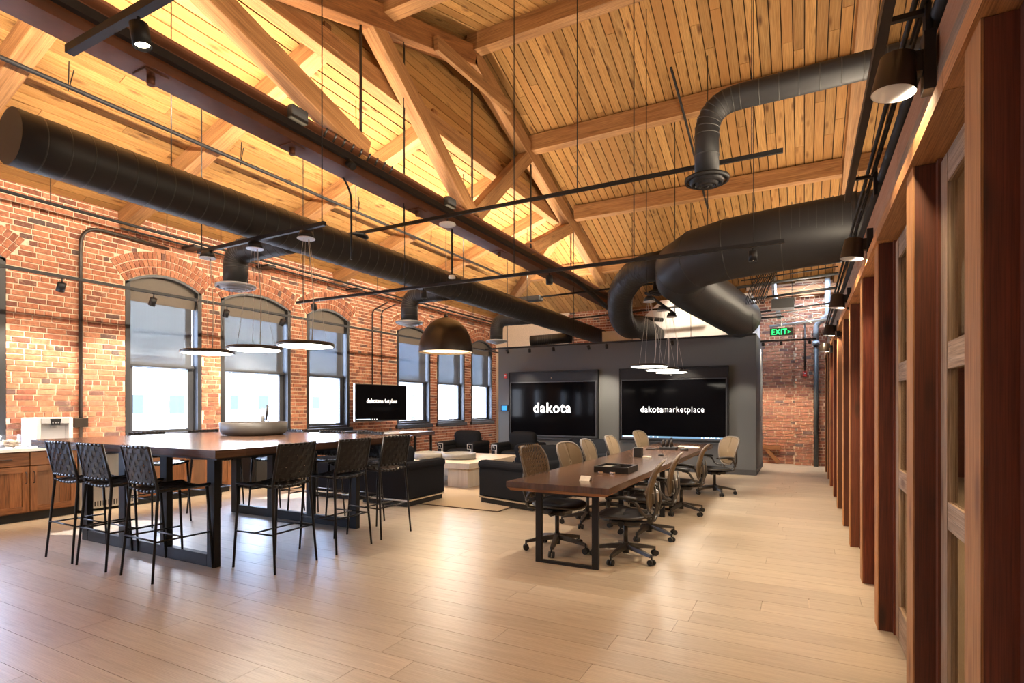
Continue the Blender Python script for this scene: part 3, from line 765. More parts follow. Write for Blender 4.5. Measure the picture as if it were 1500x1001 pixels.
A(MB().tube(subdiv(path, .5), [rb]*len(subdiv(path, .5)), 40), 'duct_tube', M['duct'])
mb = MB()
for (i, sc) in ((1, 1), (2, 1), (3, 1), (4, 1), (5, 1), (6, 1)):
    d = (path[i+1]-path[i-1]).normalized(); mb.tube([path[i]-d*.008, path[i]-d*.003, path[i]+d*.003, path[i]+d*.008], [rb-.002, rb+.004, rb+.004, rb-.002], 40, caps=False)
for x in [.5-.09*k for k in range(8)]: mb.tube([(x-.003, 8, 3.66), (x+.003, 8, 3.66)], [rb+.002, rb+.002], 40, caps=False)
for q in subdiv([path[7], path[9]], .12): 
    d = (path[9]-path[7]).normalized(); mb.tube([q-d*.003, q+d*.003], [rb+.0015]*2, 40, caps=False)
A(mb, 'seams', M['ductseam'], kind='stuff')
A(MB().tube([(.5, 8, 3.66), (.56, 8, 3.66)], [rb+.012, rb+.012], 40), 'joint_collar', M['duct'])
cd_ = [(-1.95, 9.0, 3.72), (-2.5, 9.3, 3.76), (-2.98, 9.9, 3.55), (-3.25, 10.8, 3.25), (-3.3, 11.5, 3.1), (-3.2, 12.3, 3.22), (-3.1, 13.1, 3.1)]
duct('curved_duct', 'black duct curling down in a half loop behind the large trunk duct', cd_, .235, .5, .3)
duct('drop_duct', 'short vertical black duct with diffuser behind the trunk duct elbow', [(-2.35, 10.2, 4.22), (-2.35, 10.2, 3.56)], .1, .1, .3, lambda A: diffuser(A, (-2.35, 10.2, 3.54), .18, M['black']))
# hanger rods for the ducts
def hanger(label, pts, r=.006, mat='black', group=None, name='hanger_rod', cat='rod'):
    p = V(pts[0]); t = MB().tube(pts, r, 6).build(name, M[mat], None, tuple(p), label=label, cat=cat, group=group); return t
for k, y in enumerate((3.2, 5.7, 8.4, 11.0)):
    hanger('thin black rod above the long spiral duct, %s the viewer' % ('nearest', 'second from', 'third from', 'farthest from')[k], [(DX-.12, y, DZ+.17), (DX-.12, y, czone(DX-.12, y))], group='rods over the spiral duct')
hanger('thin rod dropping past the front of the trunk duct', [(-.55, 7.5, 3.5), (-.55, 7.5, czone(-.55, 7.5)-.02)])
hanger('thin rod running up from the far bend of the trunk duct', [(-1.3, 8.9, 3.86), (-1.3, 8.9, czone(-1.3, 8.9)-.02)])
hanger('loose black conduit slanting under the far roof slope', [(-1.79, 8.6, 6.62), (-1.76, 9.5, 6.3), (-1.74, 11.9, 5.5)], .02, name='slanting_conduit', cat='conduit')

# ------------------------------------------------------------------ tracks, pipes, spots
def rail(label, p0, p1, w=.036, rods=(), name='track_rail', cat='track', h=.036):
    t = thing(name, label, cat, p0); A = At(t)
    A(MB().beam(p0, p1, w, h), 'rail', M['black'])
    for f in rods:
        q = V(p0).lerp(V(p1), f); A(MB().cyl(q, (q.x, q.y, czone(q.x, q.y)-.01), .006, n=6), 'hanger_rod', M['black'])
    return t
rail('short black track overhead in the near left corner with a lit spot', (-2.94, 1.28, 3.06), (-1.2, 1.28, 3.05), rods=(.9,))
rail('black strut crossing under the ridge carrying the white ceiling sensors', (-5.6, 5.8, 3.85), (-.17, 5.8, 3.86), .03, rods=(.17, .62, .95), h=.04)
rail('long black cross track above the dome pendant carrying four spots', (-6.8, 5.9, 3.02), (-.16, 5.9, 3.03), rods=(.02, .31, .56, .78))
rail('black track in front of the top of the media wall', (-6.9, 11.7, 2.84), (-.82, 11.7, 2.84), rods=(.1, .38, .6, .8, .99))
rail('long black track running along the whole brick window wall', (-8.1, 1.2, 3.05), (-8.1, 15.5, 3.05), rods=())
rail('long black track hung beside the top of the wooden partition', (.3, .6, 3.06), (.3, 5.0, 3.05), .04, name='track_rail', h=.05)
rail('short black track under the exit sign', (-.98, 13.9, 2.93), (.25, 13.9, 2.93), .03)
rail('thin black bar above the exit sign', (-1.1, 12.6, 3.28), (-.35, 12.6, 3.28), .03)
for k, y in enumerate((2.75, 4.55)):
    MB().box(.3, .45, y-.012, y+.012, 3.03, 3.05).box(.43, .45, y-.03, y+.03, 2.9, 3.08).build('track_bracket', M['black'], None, (.43, y, 3.0), label='small black bracket fixing the track to the partition, %s one' % ('nearer' if k == 0 else 'farther'), cat='bracket')
def can(label, top, lit=True, r=.034, L=.1, power=18, aim=(0, 0, -1), drop=.05, ang=70, group=None):
    top = V(top); t = thing('spot_light', label, 'spotlight', tuple(top), group=group); A = At(t)
    A(MB().cyl(top, top-V((0, 0, drop)), .008, n=8), 'stem', M['black'])
    a = V(aim).normalized(); c = top-V((0, 0, drop))
    A(MB().lathe([(.001, 0), (r, .0), (r, L), (r*.85, L), (r*.85, L-.02), (.001, L-.02)], c, 20, axis=a), 'can', M['black'])
    A(MB().lathe([(.001, 0), (r*.8, 0), (r*.8, .004), (.001, .004)], c+a*(L-.016), 20, axis=a), 'lens', M['lamps'] if lit else M['lgrey'])
    if lit: spot('spot_lamp', c+a*(L+.01), a, power, ang)
for k, (y, nm) in enumerate(((3.45, 'on the wall track beside the vertical conduit'), (4.54, 'on the wall track in front of the first full window'), (5.66, 'on the wall track at the start of the second full window'), (6.73, 'on the wall track at the end of the second full window'))):
    can('small black can spot '+nm, (-8.1, y, 3.03), True, .045, .11, 140, (-.55, 0, -1), .06, 85)
can('lit black spot on the short near track overhead', (-2.39, 1.28, 3.03), True, .035, .09, 30, (.15, .1, -1), .03, 90)
for x, nm in ((-6.44, 'left end of the long cross track'), (-4.43, 'the cross track left of the dome pendant'), (-2.62, 'the cross track over the conference table end'), (-.44, 'the cross track in front of the trunk duct')):
    can('small black can spot under '+nm, (x, 5.9, 3.0), True, .04, .1, 120 if x > -3 else 60, (.0, .05, -1), .03, 95)
for x, nm, lit in ((-6.3, 'nearest the window wall', 1), (-4.25, 'between the two wall screens, left one', 1), (-2.42, 'over the right wall screen', 1)):
    can('lit spot on the media wall track, '+nm, (x, 11.7, 2.82), True, .035, .09, 100, (.12, .5, -1), .02, 65)
for x, nm in ((-5.7, 'left'), (-5.09, 'middle'), (-3.82, 'right')):
    can('unlit black spot on the media wall track, %s of three' % nm, (x, 11.7, 2.82), False, .035, .09, 0, (.0, .0, -1), .02)
for x, nm in ((-.82, 'left'), (-.45, 'right')): can('small lit spot below the exit sign, %s one' % nm, (x, 13.9, 2.92), True, .03, .07, 90, (0, .45, -1), .02, 75)
can('small lit spot hanging by the dark vertical pipe', (.12, 13.9, 2.92), True, .03, .07, 60, (0, .3, -1), .02, 75)
# extra lights on the media wall gap between the screens and at its right end
for x in (-3.99, -1.1): spot('wall_washer', (x, 11.7, 2.78), (0, .45, -1), 60, 45)
can('added black spot on a stem to brighten the white soffit behind the media wall', (-2.5, 12.2, 4.3), True, .04, .1, 90, (.15, 1, -.5), .25, 80)  # made-up spot, added only to brighten the white soffit
# uplighting accent spots near the partition, warm pools on the corridor floor
for y in (3.2, 5.6, 8.2, 10.8): spot('corridor_spot', (.25, y, 3.0), (-.25, 0, -1), 80, 100, (1, .76, .48), .9)

def pipe(name, label, pts, r, mat='black', rad=.12, cat='pipe', kids=None):
    t = thing(name, label, cat, pts[0]); A = At(t); A(MB().tube(bend(pts, rad), r, 12), 'pipe', M[mat])
    if kids: kids(A)
    return t
def hooks(A):
    for y in (2.95, 4.95, 7.2, 9.3):
        A(MB().tube([(-6.78, y, 5.05), (-6.8, y, 4.74), (-6.82, y+.06, 5.0)], .006, 6), 'hanger_hook', M['black'])
pipe('sprinkler_pipe', 'black sprinkler pipe slung under the left rafters above the spiral duct', [(-6.8, 1.0, 4.79), (-6.8, 12.5, 4.79)], .024, kids=hooks)
def wrods(A):
    for y in (3.6, 5.1, 6.0, 7.9, 9.9, 12.1, 14.1): A(MB().cyl((-8.75, y, 4.1), (-8.75, y, zL(-8.75)-.01), .006, n=6), 'hanger_rod', M['black'])
    for y in (5.6, 7.0, 9.3): A(MB().box(-9.05, -8.72, y-.09, y+.09, 4.03, 4.07), 'beam_bracket', M['black'])
pipe('sprinkler_pipe', 'black sprinkler pipe along the top of the brick window wall', [(-8.75, 1.0, 4.11), (-8.75, 15.8, 4.11)], .022, kids=wrods)
pipe('sprinkler_pipe', 'second thinner pipe beside the sprinkler pipe on the brick wall', [(-8.86, 4.5, 4.06), (-8.86, 15.8, 4.06)], .014)
def box1(A): A(MB().box(-9.07, -9.0, 3.98, 4.15, 1.15, 1.28), 'junction_box', M['bronze'], bevel=.006); A(MB().cyl((-9.03, 3.82, 1.21), (-9.03, 4.0, 1.21), .012, n=8), 'stub', M['bronze'])
pipe('wall_conduit', 'dark conduit running down the brick between the first two windows with a junction box', [(-9.04, 5.3, 3.98), (-9.04, 4.07, 4.02), (-9.04, 4.07, .93)], .024, 'bronze', .3, 'conduit', box1)
pipe('wall_conduit', 'left of the twin thin conduits dropping to the small wall screen', [(-9.04, 10.6, 4.0), (-9.04, 10.05, 3.7), (-9.04, 10.05, 1.9)], .014, 'black', .1, 'conduit')
pipe('wall_conduit', 'right of the twin thin conduits dropping to the small wall screen', [(-9.04, 10.9, 4.0), (-9.04, 10.38, 3.75), (-9.04, 10.38, 1.9)], .014, 'black', .1, 'conduit')
# clutter of services over the far corridor
pipe('drain_pipe', 'thick dark vertical pipe standing against the far brick pier', [(.265, 15.08, 0), (.265, 15.08, 3.0)], .05, 'dpipe', kids=lambda A: A(MB().cyl((.265, 15.08, 2.9), (.265, 15.08, 3.0), .075), 'coupling', M['pvc']))
pipe('drain_pipe', 'pale pipe offset above the dark vertical pipe near the far ceiling', [(.265, 15.08, 3.0), (.265, 15.08, 3.4), (.5, 14.9, 3.55), (.5, 14.9, 4.5)], .06, 'pvc', .12)
pipe('drain_pipe', 'pale sloping pipe branching left of the grey box by the far ceiling', [(-.62, 14.5, 4.5), (-.62, 14.5, 4.2), (-.5, 14.4, 3.5)], .05, 'pvc', .1)
pipe('alarm_conduit', 'brown conduit dropping to the red alarm on the far brick pier', [(.03, 15.17, 3.5), (.03, 15.17, 2.3)], .018, 'bronze', cat='conduit')
for k, (z, y, m_, r, x0) in enumerate(((3.42, 13.2, 'pvc', .018, -.95), (3.55, 13.6, 'black', .02, -1.1), (3.82, 13.4, 'black', .024, -1.3), (4.0, 12.8, 'dpipe', .03, -1.3), (3.3, 14.2, 'pvc', .03, -.7), (4.18, 13.0, 'black', .014, -1.2), (3.66, 12.4, 'black', .012, -1.0))):
    lab = ['thin pale pipe just above the exit sign track', 'black pipe crossing under the grey equipment box', 'black pipe crossing over the grey equipment box', 'dark pipe tight under the trunk duct', 'pale pipe meeting the offset of the vertical drain', 'thinnest black pipe highest over the corridor', 'thin black line strung in front of the services'][k]
    pipe('service_pipe', lab, [(x0, y, z), (.62, y, z+.1)], r, m_)
eb = thing('equipment_box', 'grey equipment box hung among pipes above the exit sign', 'box', (-.3, 13.4, 3.6)); A = At(eb)
A(MB().box(-.62, -.18, 13.3, 13.6, 3.56, 3.78), 'casing', M['dpipe'], bevel=.01); A(MB().box(-.62, -.18, 13.285, 13.3, 3.52, 3.57), 'flange', M['pvc'])
for q in (-.58, -.22): A(MB().cyl((q, 13.45, 3.78), (q, 13.45, 4.6), .008, n=6), 'hanger_rod', M['black'])
mb = MB(); rr = random.Random(4)
for k in range(12):
    x = -.98+k*.03; mb.tube([(x, 11.2, 3.35), (x+.1+rr.uniform(-.02, .02), 11.4, 3.7), (x+.28, 11.8, 4.2)], .009, 6)
mb.build('cable_bundle', M['black'], None, (-.9, 11.2, 3.4), label='fan of black cables rising behind the trunk duct', cat='cable', kind='stuff')
mb = MB()
for k in range(9):
    z = 3.3+k*.09; y = 13.8+rr.uniform(-.5, .5); x0 = rr.uniform(-1, -.4)
    mb.tube([(x0+.22*j, y+rr.uniform(-.05, .05), z+rr.uniform(-.08, .1)) for j in range(6)], .008, 5)
mb.build('loose_cabling', M['cord'], None, (-.5, 14, 3.6), label='tangle of pale loose wires over the far corridor', cat='cable', kind='stuff')
area('skylight_far', (.1, 14.4, 4.35), (0, .2, -1), 1.2, .6, 40, (.62, .78, 1))
# pipes above the media wall left of the curved duct
pipe('service_pipe', 'black pipe crossing under the far roof slope behind the steel beam', [(-6.4, 11.6, 3.95), (-2.2, 11.6, 4.02)], .022)
pipe('service_pipe', 'fat insulated black pipe bending down behind the steel beam', [(-4.5, 11.0, 4.25), (-4.4, 11.4, 4.2), (-3.75, 12.2, 3.5), (-2.9, 13, 3.45)], .05, 'blackm', .15)
pipe('service_pipe', 'lower black pipe above the left half of the media wall', [(-5.4, 12.8, 3.6), (-2.3, 12.8, 3.7)], .02)
MB().box(-5.95, -5.35, 11.5, 11.7, 3.88, 4.0).build('insulated_box', M['blackm'], None, (-5.6, 11.6, 3.9), label='black lagged box on the pipe over the media wall', cat='box', bevel=.02)

# sensors and ceiling odds
def disc(label, c, r, h, mat='whiteg', name='ceiling_sensor', cat='sensor'):
    t = thing(name, label, cat, c); A = At(t)
    A(MB().lathe([(.001, -h*.5), (r*.7, -h*.45), (r, -h*.1), (r, h*.3), (r*.6, h*.5), (.001, h*.5)], c, 32), 'dome', M[mat]); A(MB().cyl((c[0], c[1], c[2]+h*.4), (c[0], c[1], c[2]+h*.4+.06), .012), 'stem', M['black']); return t
disc('white round sensor hung under the strut by the steel beam', (-3.98, 5.8, 3.74), .105, .04)
disc('black oval fitting at the left end of the strut', (-5.5, 5.8, 3.8), .16, .07, 'black')
pj = thing('hanging_sensor', 'small white tipped sensor on a black pole above the dome pendant', 'sensor', (-4.72, 7.0, 3.5)); A = At(pj)
A(MB().cyl((-4.72, 7.0, 3.42), (-4.72, 7.0, 4.13), .014, n=8), 'pole', M['black']); A(MB().lathe([(.001, 0), (.055, .01), (.05, .05), (.001, .06)], (-4.72, 7.0, 3.38), 20), 'head', M['white'])

# ------------------------------------------------------------------ pendants
def ring(label, c, r, up, group=None, canopy=True):
    t = thing('disc_pendant', label, 'pendant lamp', c, group=group); A = At(t); x, y, z = c
    A(MB().lathe([(r*.9, -.012), (r, -.012), (r*1.0, .012), (r*.93, .024), (r*.2, .03), (.001, .03), ], c, 48), 'housing', M['bronze'])
    A(MB().lathe([(.001, 0), (r*.93, 0), (r*.93, .004), (.001, .004)], (x, y, z-.016), 48), 'diffuser', M['lampw'])
    for k in range(3):
        a = 2*pi*k/3+.5; A(MB().tube([(x+r*.75*cos(a), y+r*.75*sin(a), z+.02), (x+.03*cos(a), y+.03*sin(a), up)], .0018, 4), 'wire', M['cord'])
    A(MB().tube([(x+r*.3, y, z+.03), (x+r*.35, y, z+.25), (x+.1, y, z+(up-z)*.5), (x+.01, y+.02, up)], .005, 6), 'cord', M['cord'])
    if canopy: A(MB().cyl((x, y, up), (x, y, up+.07), .085, .06, 24), 'canopy', M['black']); A(MB().cyl((x, y, up-.006), (x, y, up), .087, n=24), 'canopy_plate', M['lgrey'])
    l = bpy.data.lights.new('pendant_lamp', 'AREA'); l.shape = 'DISK'; l.size = r*1.8; l.energy = 14; l.color = (1, .88, .72); o = bpy.data.objects.new('pendant_lamp', l); C.objects.link(o); o.parent = t; o.location = (0, 0, -.03)
for x, nm in ((-5.98, 'left'), (-5.18, 'middle'), (-4.41, 'right')):
    ring('flat round glowing pendant, %s of the three over the tall table' % nm, (x, 3.94, 2.06), .275, 3.13)
rail('black rail holding the three pendants over the tall table', (-6.15, 3.94, 3.22), (-4.15, 3.94, 3.24), .035, rods=(.03, .98), name='pendant_rail', cat='rail', h=.04)
for y, nm in ((8.1, 'nearest'), (8.97, 'middle'), (9.66, 'farthest')):
    ring('flat round glowing pendant, %s of the three over the conference table' % nm, (-2.0, y, 2.035), .275, 2.98, canopy=True)
rail('thin black rail holding the three pendants over the conference table', (-2.0, 7.9, 3.07), (-2.0, 9.95, 3.07), .03, rods=(.02, .99), name='pendant_rail', cat='rail', h=.03)
dp = thing('dome_pendant', 'large dark bronze dome pendant over the lounge', 'pendant lamp', (-5.9, 8.55, 2.45)); A = At(dp)
prof = [(.5, 0), (.502, .02)]+[(.5*cos(a), .02+.63*sin(a)) for a in [pi/2*k/14 for k in range(1, 14)]]+[(.03, .66)]
A(MB().lathe(prof, (-5.9, 8.55, 2.45), 56, cap=False), 'dome', M['bronze'])
inn = [(.498, .0), (.47, .01)]+[(.47*cos(a), .02+.59*sin(a)) for a in [pi/2*k/12 for k in range(1, 12)]]+[(.01, .61)]
A(MB().lathe(inn, (-5.9, 8.55, 2.45), 48, cap=False), 'inner_shell', plain('dome_inner_white', (.8, .62, .36), .5))
A(MB().lathe([(.001, 0), (.44, 0), (.44, .006), (.001, .006)], (-5.9, 8.55, 2.475), 48), 'diffuser', M['lampd'])
A(MB().cyl((-5.9, 8.55, 3.1), (-5.9, 8.55, 3.16), .035), 'cap', M['bronze']); A(MB().cyl((-5.9, 8.55, 3.1), (-5.9, 8.55, czone(-5.9, 8.55)-.02), .006, n=8), 'cord', M['black'])
l = bpy.data.lights.new('dome_lamp', 'AREA'); l.shape = 'DISK'; l.size = .7; l.energy = 55; l.color = (1, .78, .5); o = bpy.data.objects.new('dome_lamp', l); C.objects.link(o); o.location = (-5.9, 8.55, 2.44)

# wall sconces on the partition
SC = [('nearest', 2.66), ('second nearest', 4.82), ('middle', 6.9), ('fourth', 9.0), ('farthest', 11.1)]
for k, (nm, y) in enumerate(SC):
    z = (2.77, 2.62, 2.58, 2.52, 2.48)[k]; x = .325; t = thing('wall_sconce', 'black shade sconce on the wooden partition, %s to the viewer' % nm, 'wall lamp', (XP, y, z)); A = At(t)
    A(MB().box(XP-.02, XP+.02, y-.035, y+.035, z-.1, z+.13), 'wall_plate', M['black'], bevel=.003)
    A(MB().box(x, XP-.01, y-.03, y+.03, z-.02, z+.06), 'arm', M['black'])
    ax = V((.12, 0, 1)).normalized(); mb = MB()
    mb.lathe([(.078, -.075), (.062, .065), (.05, .073), (.001, .074)], (x, y, z), 32, axis=ax, cap=False); A(mb, 'shade', M['bronze'])
    A(MB().lathe([(.076, -.075), (.058, .06), (.001, .063)], (x, y, z), 32, axis=ax, cap=False), 'shade_lining', M['lgrey'])
    spot('sconce_lamp', (x, y, z-.03), (.35, 0, -1), 26, 110, (1, .8, .52), .6)

# ------------------------------------------------------------------ media wall contents
def text_mesh(body, size, offset, ext):
    cu = bpy.data.curves.new('lettering', 'FONT'); cu.body = body; cu.size = size; cu.offset = offset; cu.extrude = ext; cu.align_x = 'LEFT'; cu.space_character = 1.12; cu.align_y = 'BOTTOM_BASELINE'
    o = bpy.data.objects.new('tmp', cu); C.objects.link(o); dg = bpy.context.evaluated_depsgraph_get(); me = bpy.data.meshes.new_from_object(o.evaluated_get(dg)); bpy.data.objects.remove(o); return me
def letter(parent, body, x, z, yoff, width, height_ref, offset, mat, rot=(pi/2, 0, 0), wfix=True):
    me = text_mesh(body, 1, offset, .004); xs = [v.co.x for v in me.vertices]; ys = [v.co.y for v in me.vertices]
    sx = width/(max(xs)-min(xs)); o = bpy.data.objects.new('lettering', me); C.objects.link(o); me.materials.append(mat)
    sy = height_ref; x_min = min(xs)
    for v in me.vertices: v.co.x = (v.co.x-x_min)*sx; v.co.y *= sy; v.co.z *= .3
    o.rotation_euler = rot; o.parent = parent; o.location = (x, yoff, z); return o
def bigtv(label, x0, x1, logo):
    t = thing('wall_screen', label, 'television', (x0, 12.54, .74)); A = At(t); y0, y1 = 12.47, 12.56
    A(MB().box(x0-.04, x1+.04, y0+.02, y1, .66, 2.3), 'recess_box', M['blackm'])
    A(MB().box(x0-.04, x1+.04, y0, y0+.03, 2.06, 2.28, 'x'), 'speaker_panel', M['black'], bevel=.003)
    for (a, b, c, d) in ((x0-.01, x1+.01, 2.03, 2.05), (x0-.01, x1+.01, .70, .73)): A(MB().box(a, b, y0-.012, y0+.02, c, d), 'bezel', M['frame'])
    for a in (x0-.025, x1+.005): A(MB().box(a, a+.02, y0-.012, y0+.02, .70, 2.05), 'bezel', M['frame'])
    A(MB().box(x0, x1, y0-.004, y0+.02, .73, 2.03), 'screen', M['screen'])
    A(MB().box((x0+x1)/2-.012, (x0+x1)/2+.012, y0-.02, y0, 2.12, 2.16), 'camera', M['chrome'])
    for (a, b) in ((x0-.06, x0-.04), (x1+.04, x1+.06)): A(MB().box(a, b, y0-.02, y1, .64, 2.31), 'side_trim', M['black'])
    A(MB().box(x0-.06, x1+.06, y0-.02, y1, .635, .655), 'bottom_trim', M['frame'])
    A(MB().box(x0-.06, x1+.06, y0-.02, y1, 2.29, 2.31), 'top_trim', M['black'])
    return t, y0
t, y0 = bigtv('left big wall screen showing the word dakota', -6.60, -4.35, 1)
letter(t, 'dakota', .64, .55, y0-.01-12.54, 1.0, .35, .02, M['text'])
t, y0 = bigtv('right big wall screen showing the words dakotamarketplace', -3.71, -1.46, 2)
letter(t, 'dakota', .44, .57, y0-.01-12.54, .50, .19, .014, M['text']); letter(t, 'marketplace', .955, .57, y0-.01-12.54, .86, .19, -.01, M['text'])
A = At(t); A(MB().box(-3.70, -1.47, y0-.008, y0-.003, .735, .775), 'taskbar', M['taskbar']); A(MB().box(-3.64, -3.2, y0-.011, y0-.007, .74, .77), 'search_field', M['taskl'])
for x in (-3.68, -3.1, -3.0, -2.9, -1.95, -1.88, -1.82, -1.76, -1.7, -1.62): A(MB().box(x, x+.03, y0-.012, y0-.007, .745, .765), 'icon', M['text'])
t = thing('touch_panel', 'small blue lit touch panel on the grey wall left of the screens', 'tablet', (-6.82, 12.55, 1.4)); A = At(t)
A(MB().box(-6.93, -6.72, 12.525, 12.56, 1.32, 1.47), 'case', M['black'], bevel=.004); A(MB().box(-6.90, -6.75, 12.52, 12.526, 1.335, 1.455), 'screen', M['tablet'])
def alarm(label, x, y, z):
    t = thing('fire_alarm', label, 'alarm', (x, y, z)); A = At(t); A(MB().box(x-.04, x+.04, y-.03, y, z-.06, z+.06), 'case', M['red'], bevel=.006); A(MB().box(x-.02, x+.02, y-.036, y-.03, z-.0, z+.035), 'strobe', M['whiteg'])
alarm('red fire alarm on the grey wall above the blue touch panel', -6.8, 12.56, 2.22); alarm('red fire alarm on the far brick pier', .03, 15.2, 2.23)
MB().box(-.878, -.868, 14.0, 14.08, 1.1, 1.22).build('switch_plate', M['black'], None, (-.87, 14, 1.15), label='small black switch plate on the side of the media wall', cat='switch')
t = thing('exit_sign', 'green lit EXIT sign above the far corridor', 'sign', (-.46, 13.5, 2.98)); A = At(t)
A(MB().box(-.66, -.2, 13.5, 13.53, 3.0, 3.17), 'plate', M['exitb']); A(MB().cyl((-.43, 13.51, 3.17), (-.43, 13.51, 3.45), .012), 'stem', M['white']); A(MB().box(-.5, -.36, 13.49, 13.54, 3.17, 3.2), 'mount', M['white'])
letter(t, 'EXIT', -.16, .045, -.008, .30, .17, .02, M['green']); letter(t, '>', .155, .05, -.008, .05, .12, .02, M['green'])
t = thing('wood_brace', 'short dark timber offcut leaning at the foot of the far brick wall', 'timber', (-.75, 15.3, 0)); A = At(t)
A(MB().beam((-.9, 15.36, .45), (-.55, 15.3, .04), .06, .09), 'brace', M['beam2']); A(MB().box(-.85, -.5, 15.3, 15.38, .36, .46), 'block', M['cab'])

# small wall screen on a swing arm
t = thing('swing_screen', 'small wall screen on a swing arm showing dakotamarketplace beside the windows', 'television', (-8.4, 9.65, 1.52)); A = At(t)
pa, pb = V((-8.54, 8.94, 0)), V((-8.26, 10.34, 0)); d = (pb-pa).normalized(); nrm = V((d.y, -d.x, 0)); mid = (pa+pb)/2
def _tv(off, L, z0, z1, th, sh=0):
    mb = MB(); mb.obox(mid+nrm*off+d*sh+V((0, 0, (z0+z1)/2)), d, -nrm, (0, 0, 1), L, th, z1-z0); return mb
A(_tv(0, 1.43, 1.12, 1.93, .04), 'body', M['black'], bevel=.004); A(_tv(.022, 1.40, 1.145, 1.915, .004), 'screen', M['screen'])
A(_tv(.0, 1.44, 1.112, 1.122, .044), 'bottom_edge', M['frame']); A(_tv(.0, .012, 1.12, 1.93, .046, -.72), 'side_edge', M['steel'])
A(_tv(.026, .36, 1.148, 1.166, .003, -.5), 'taskbar', M['taskl'])
for k in range(3): A(_tv(.026, .02, 1.15, 1.164, .003, -.27+k*.06), 'icon', M['text'])
A(MB().beam((-9.05, 9.9, 1.5), tuple(mid+nrm*-.03+V((0, 0, 1.5))), .06, .05), 'arm', M['black']); A(MB().box(-9.08, -9.04, 9.75, 10.1, 1.3, 1.7), 'wall_plate', M['black'])
rz = math.atan2(d.y, d.x)
q = mid+nrm*.026-d*.42-V(t.location)
letter(t, 'dakota', q.x, 0, q.y, .33, .13, .014, M['text'], (pi/2, 0, rz))
q = mid+nrm*.026-d*.085-V(t.location); letter(t, 'marketplace', q.x, 0, q.y, .50, .13, .0, M['text'], (pi/2, 0, rz))
# ------------------------------------------------------------------ tall table
tt = thing('tall_table', 'very large dark walnut bar height table on black metal legs', 'table', (-5.75, 4.1, 0)); A = At(tt)
X0, X1, Y0, Y1, ZT = -7.3, -4.2, 2.83, 5.38, 1.09
nb = 9
for k in range(nb):
    a, b = Y0+(Y1-Y0)*k/nb, Y0+(Y1-Y0)*(k+1)/nb
    A(MB().box(X0, X1, a+.0006, b-.0006, ZT-.065, ZT, 'x'), 'top_board', M['walnut'])
A(MB().box(X0+.04, X1-.04, Y0+.04, Y1-.04, ZT-.085, ZT-.066, 'x'), 'under_frame', M['black'])
for y in (3.16, 4.93):
    for x in (-4.71, -5.43, -6.15, -6.87): A(MB().box(x-.055, x+.055, y-.03, y+.03, .0, ZT-.085), 'leg', M['black'], bevel=.003)
    A(MB().box(-6.81, -4.77, y-.029, y+.029, .0, .11), 'foot_bar', M['black'], bevel=.003)
bw = thing('stone_bowl', 'wide shallow dark stone bowl on the tall table', 'bowl', (-6.1, 4.63, ZT)); A = At(bw)
A(MB().lathe([(.001, 0), (.30, 0), (.36, .012), (.385, .05), (.392, .155), (.375, .16), (.365, .15), (.355, .06), (.32, .035), (.001, .03)], (-6.1, 4.63, ZT+.001), 56), 'bowl', M['bowl'])

# ------------------------------------------------------------------ woven bar stools
def make_stool():
    t = thing('bar_stool', '-', 'bar stool', (0, 0, 0))
    sw, zs = .215, .755
    for s in (-1, 1):
        MB().tube([(s*.245, -.26, 0), (s*sw, -.2, zs-.02), (s*(sw-.002), -.205, zs+.03), (s*(sw-.004), -.275, 1.12)], [.010, .013, .013, .012], 8).build('back_leg', M['tubeb'], t)
        MB().tube([(s*.235, .26, 0), (s*sw, .215, zs-.02)], [.010, .013], 8).build('front_leg', M['tubeb'], t)
        MB().cyl((s*sw, -.2, zs-.015), (s*sw, .245, zs-.0), .012, n=8).build('seat_rail', M['tubeb'], t)
        MB().cyl((s*.236, -.235, .33), (s*.228, .238, .33), .008, n=8).build('side_stretcher', M['tubeb'], t)
    MB().cyl((-.238, -.235, .34), (.238, -.235, .34), .008, n=8).build('rear_stretcher', M['tubeb'], t)
    MB().cyl((-.231, .0, .33), (.231, .0, .33), .008, n=8).build('footrest', M['tubeb'], t)
    def weave(P, nu, nv, name):
        mb = MB(); th = .0045
        def strip(a0, a1, alongu, idx, cnt):
            N = cnt*2
            def fn(i, j):
                w = a0+(a1-a0)*j; off = (th*(1 if (int(round(i*N))//2+idx) % 2 else -1)) 
                ph = i*cnt; off = th*sin(pi*(ph+.5))*(1 if idx % 2 else -1)*.8
                return P(i, w, off+(0 if alongu else 0)) if alongu else P(w, i, -off)
            mb.grid(fn, cnt*2, 1, False, .003)
        for k in range(nv): strip((k+.045)/nv, (k+.955)/nv, True, k, nu)
        for k in range(nu): strip((k+.045)/nu, (k+.955)/nu, False, k+1, nv)
        return mb.build(name, M['leather'], t)
    def PB(u, v, o):   # back panel
        x = -sw+2*sw*u; z = .80+.31*v; sag = -.022*sin(pi*u); return (x, -.208-.062*v+sag+o, z)
    def PS(u, v, o):   # seat
        x = -sw+2*sw*u; y = -.2+.44*v; sag = -.022*sin(pi*u); return (x, y, zs-.005+sag+o)
    weave(PB, 8, 6, 'woven_back'); weave(PS, 8, 8, 'woven_seat')
    mb = MB()
    for k in range(8):
        for (P, v) in ((PB, 0), (PB, 1), (PS, 0), (PS, 1)):
            a, b = V(P((k+.06)/8, v, 0)), V(P((k+.94)/8, v, 0)); mb.tube([a, b], .0125, 8)
    mb.build('strap_loops', M['leather'], t, kind='stuff')
    return t
st0 = make_stool(); first = True
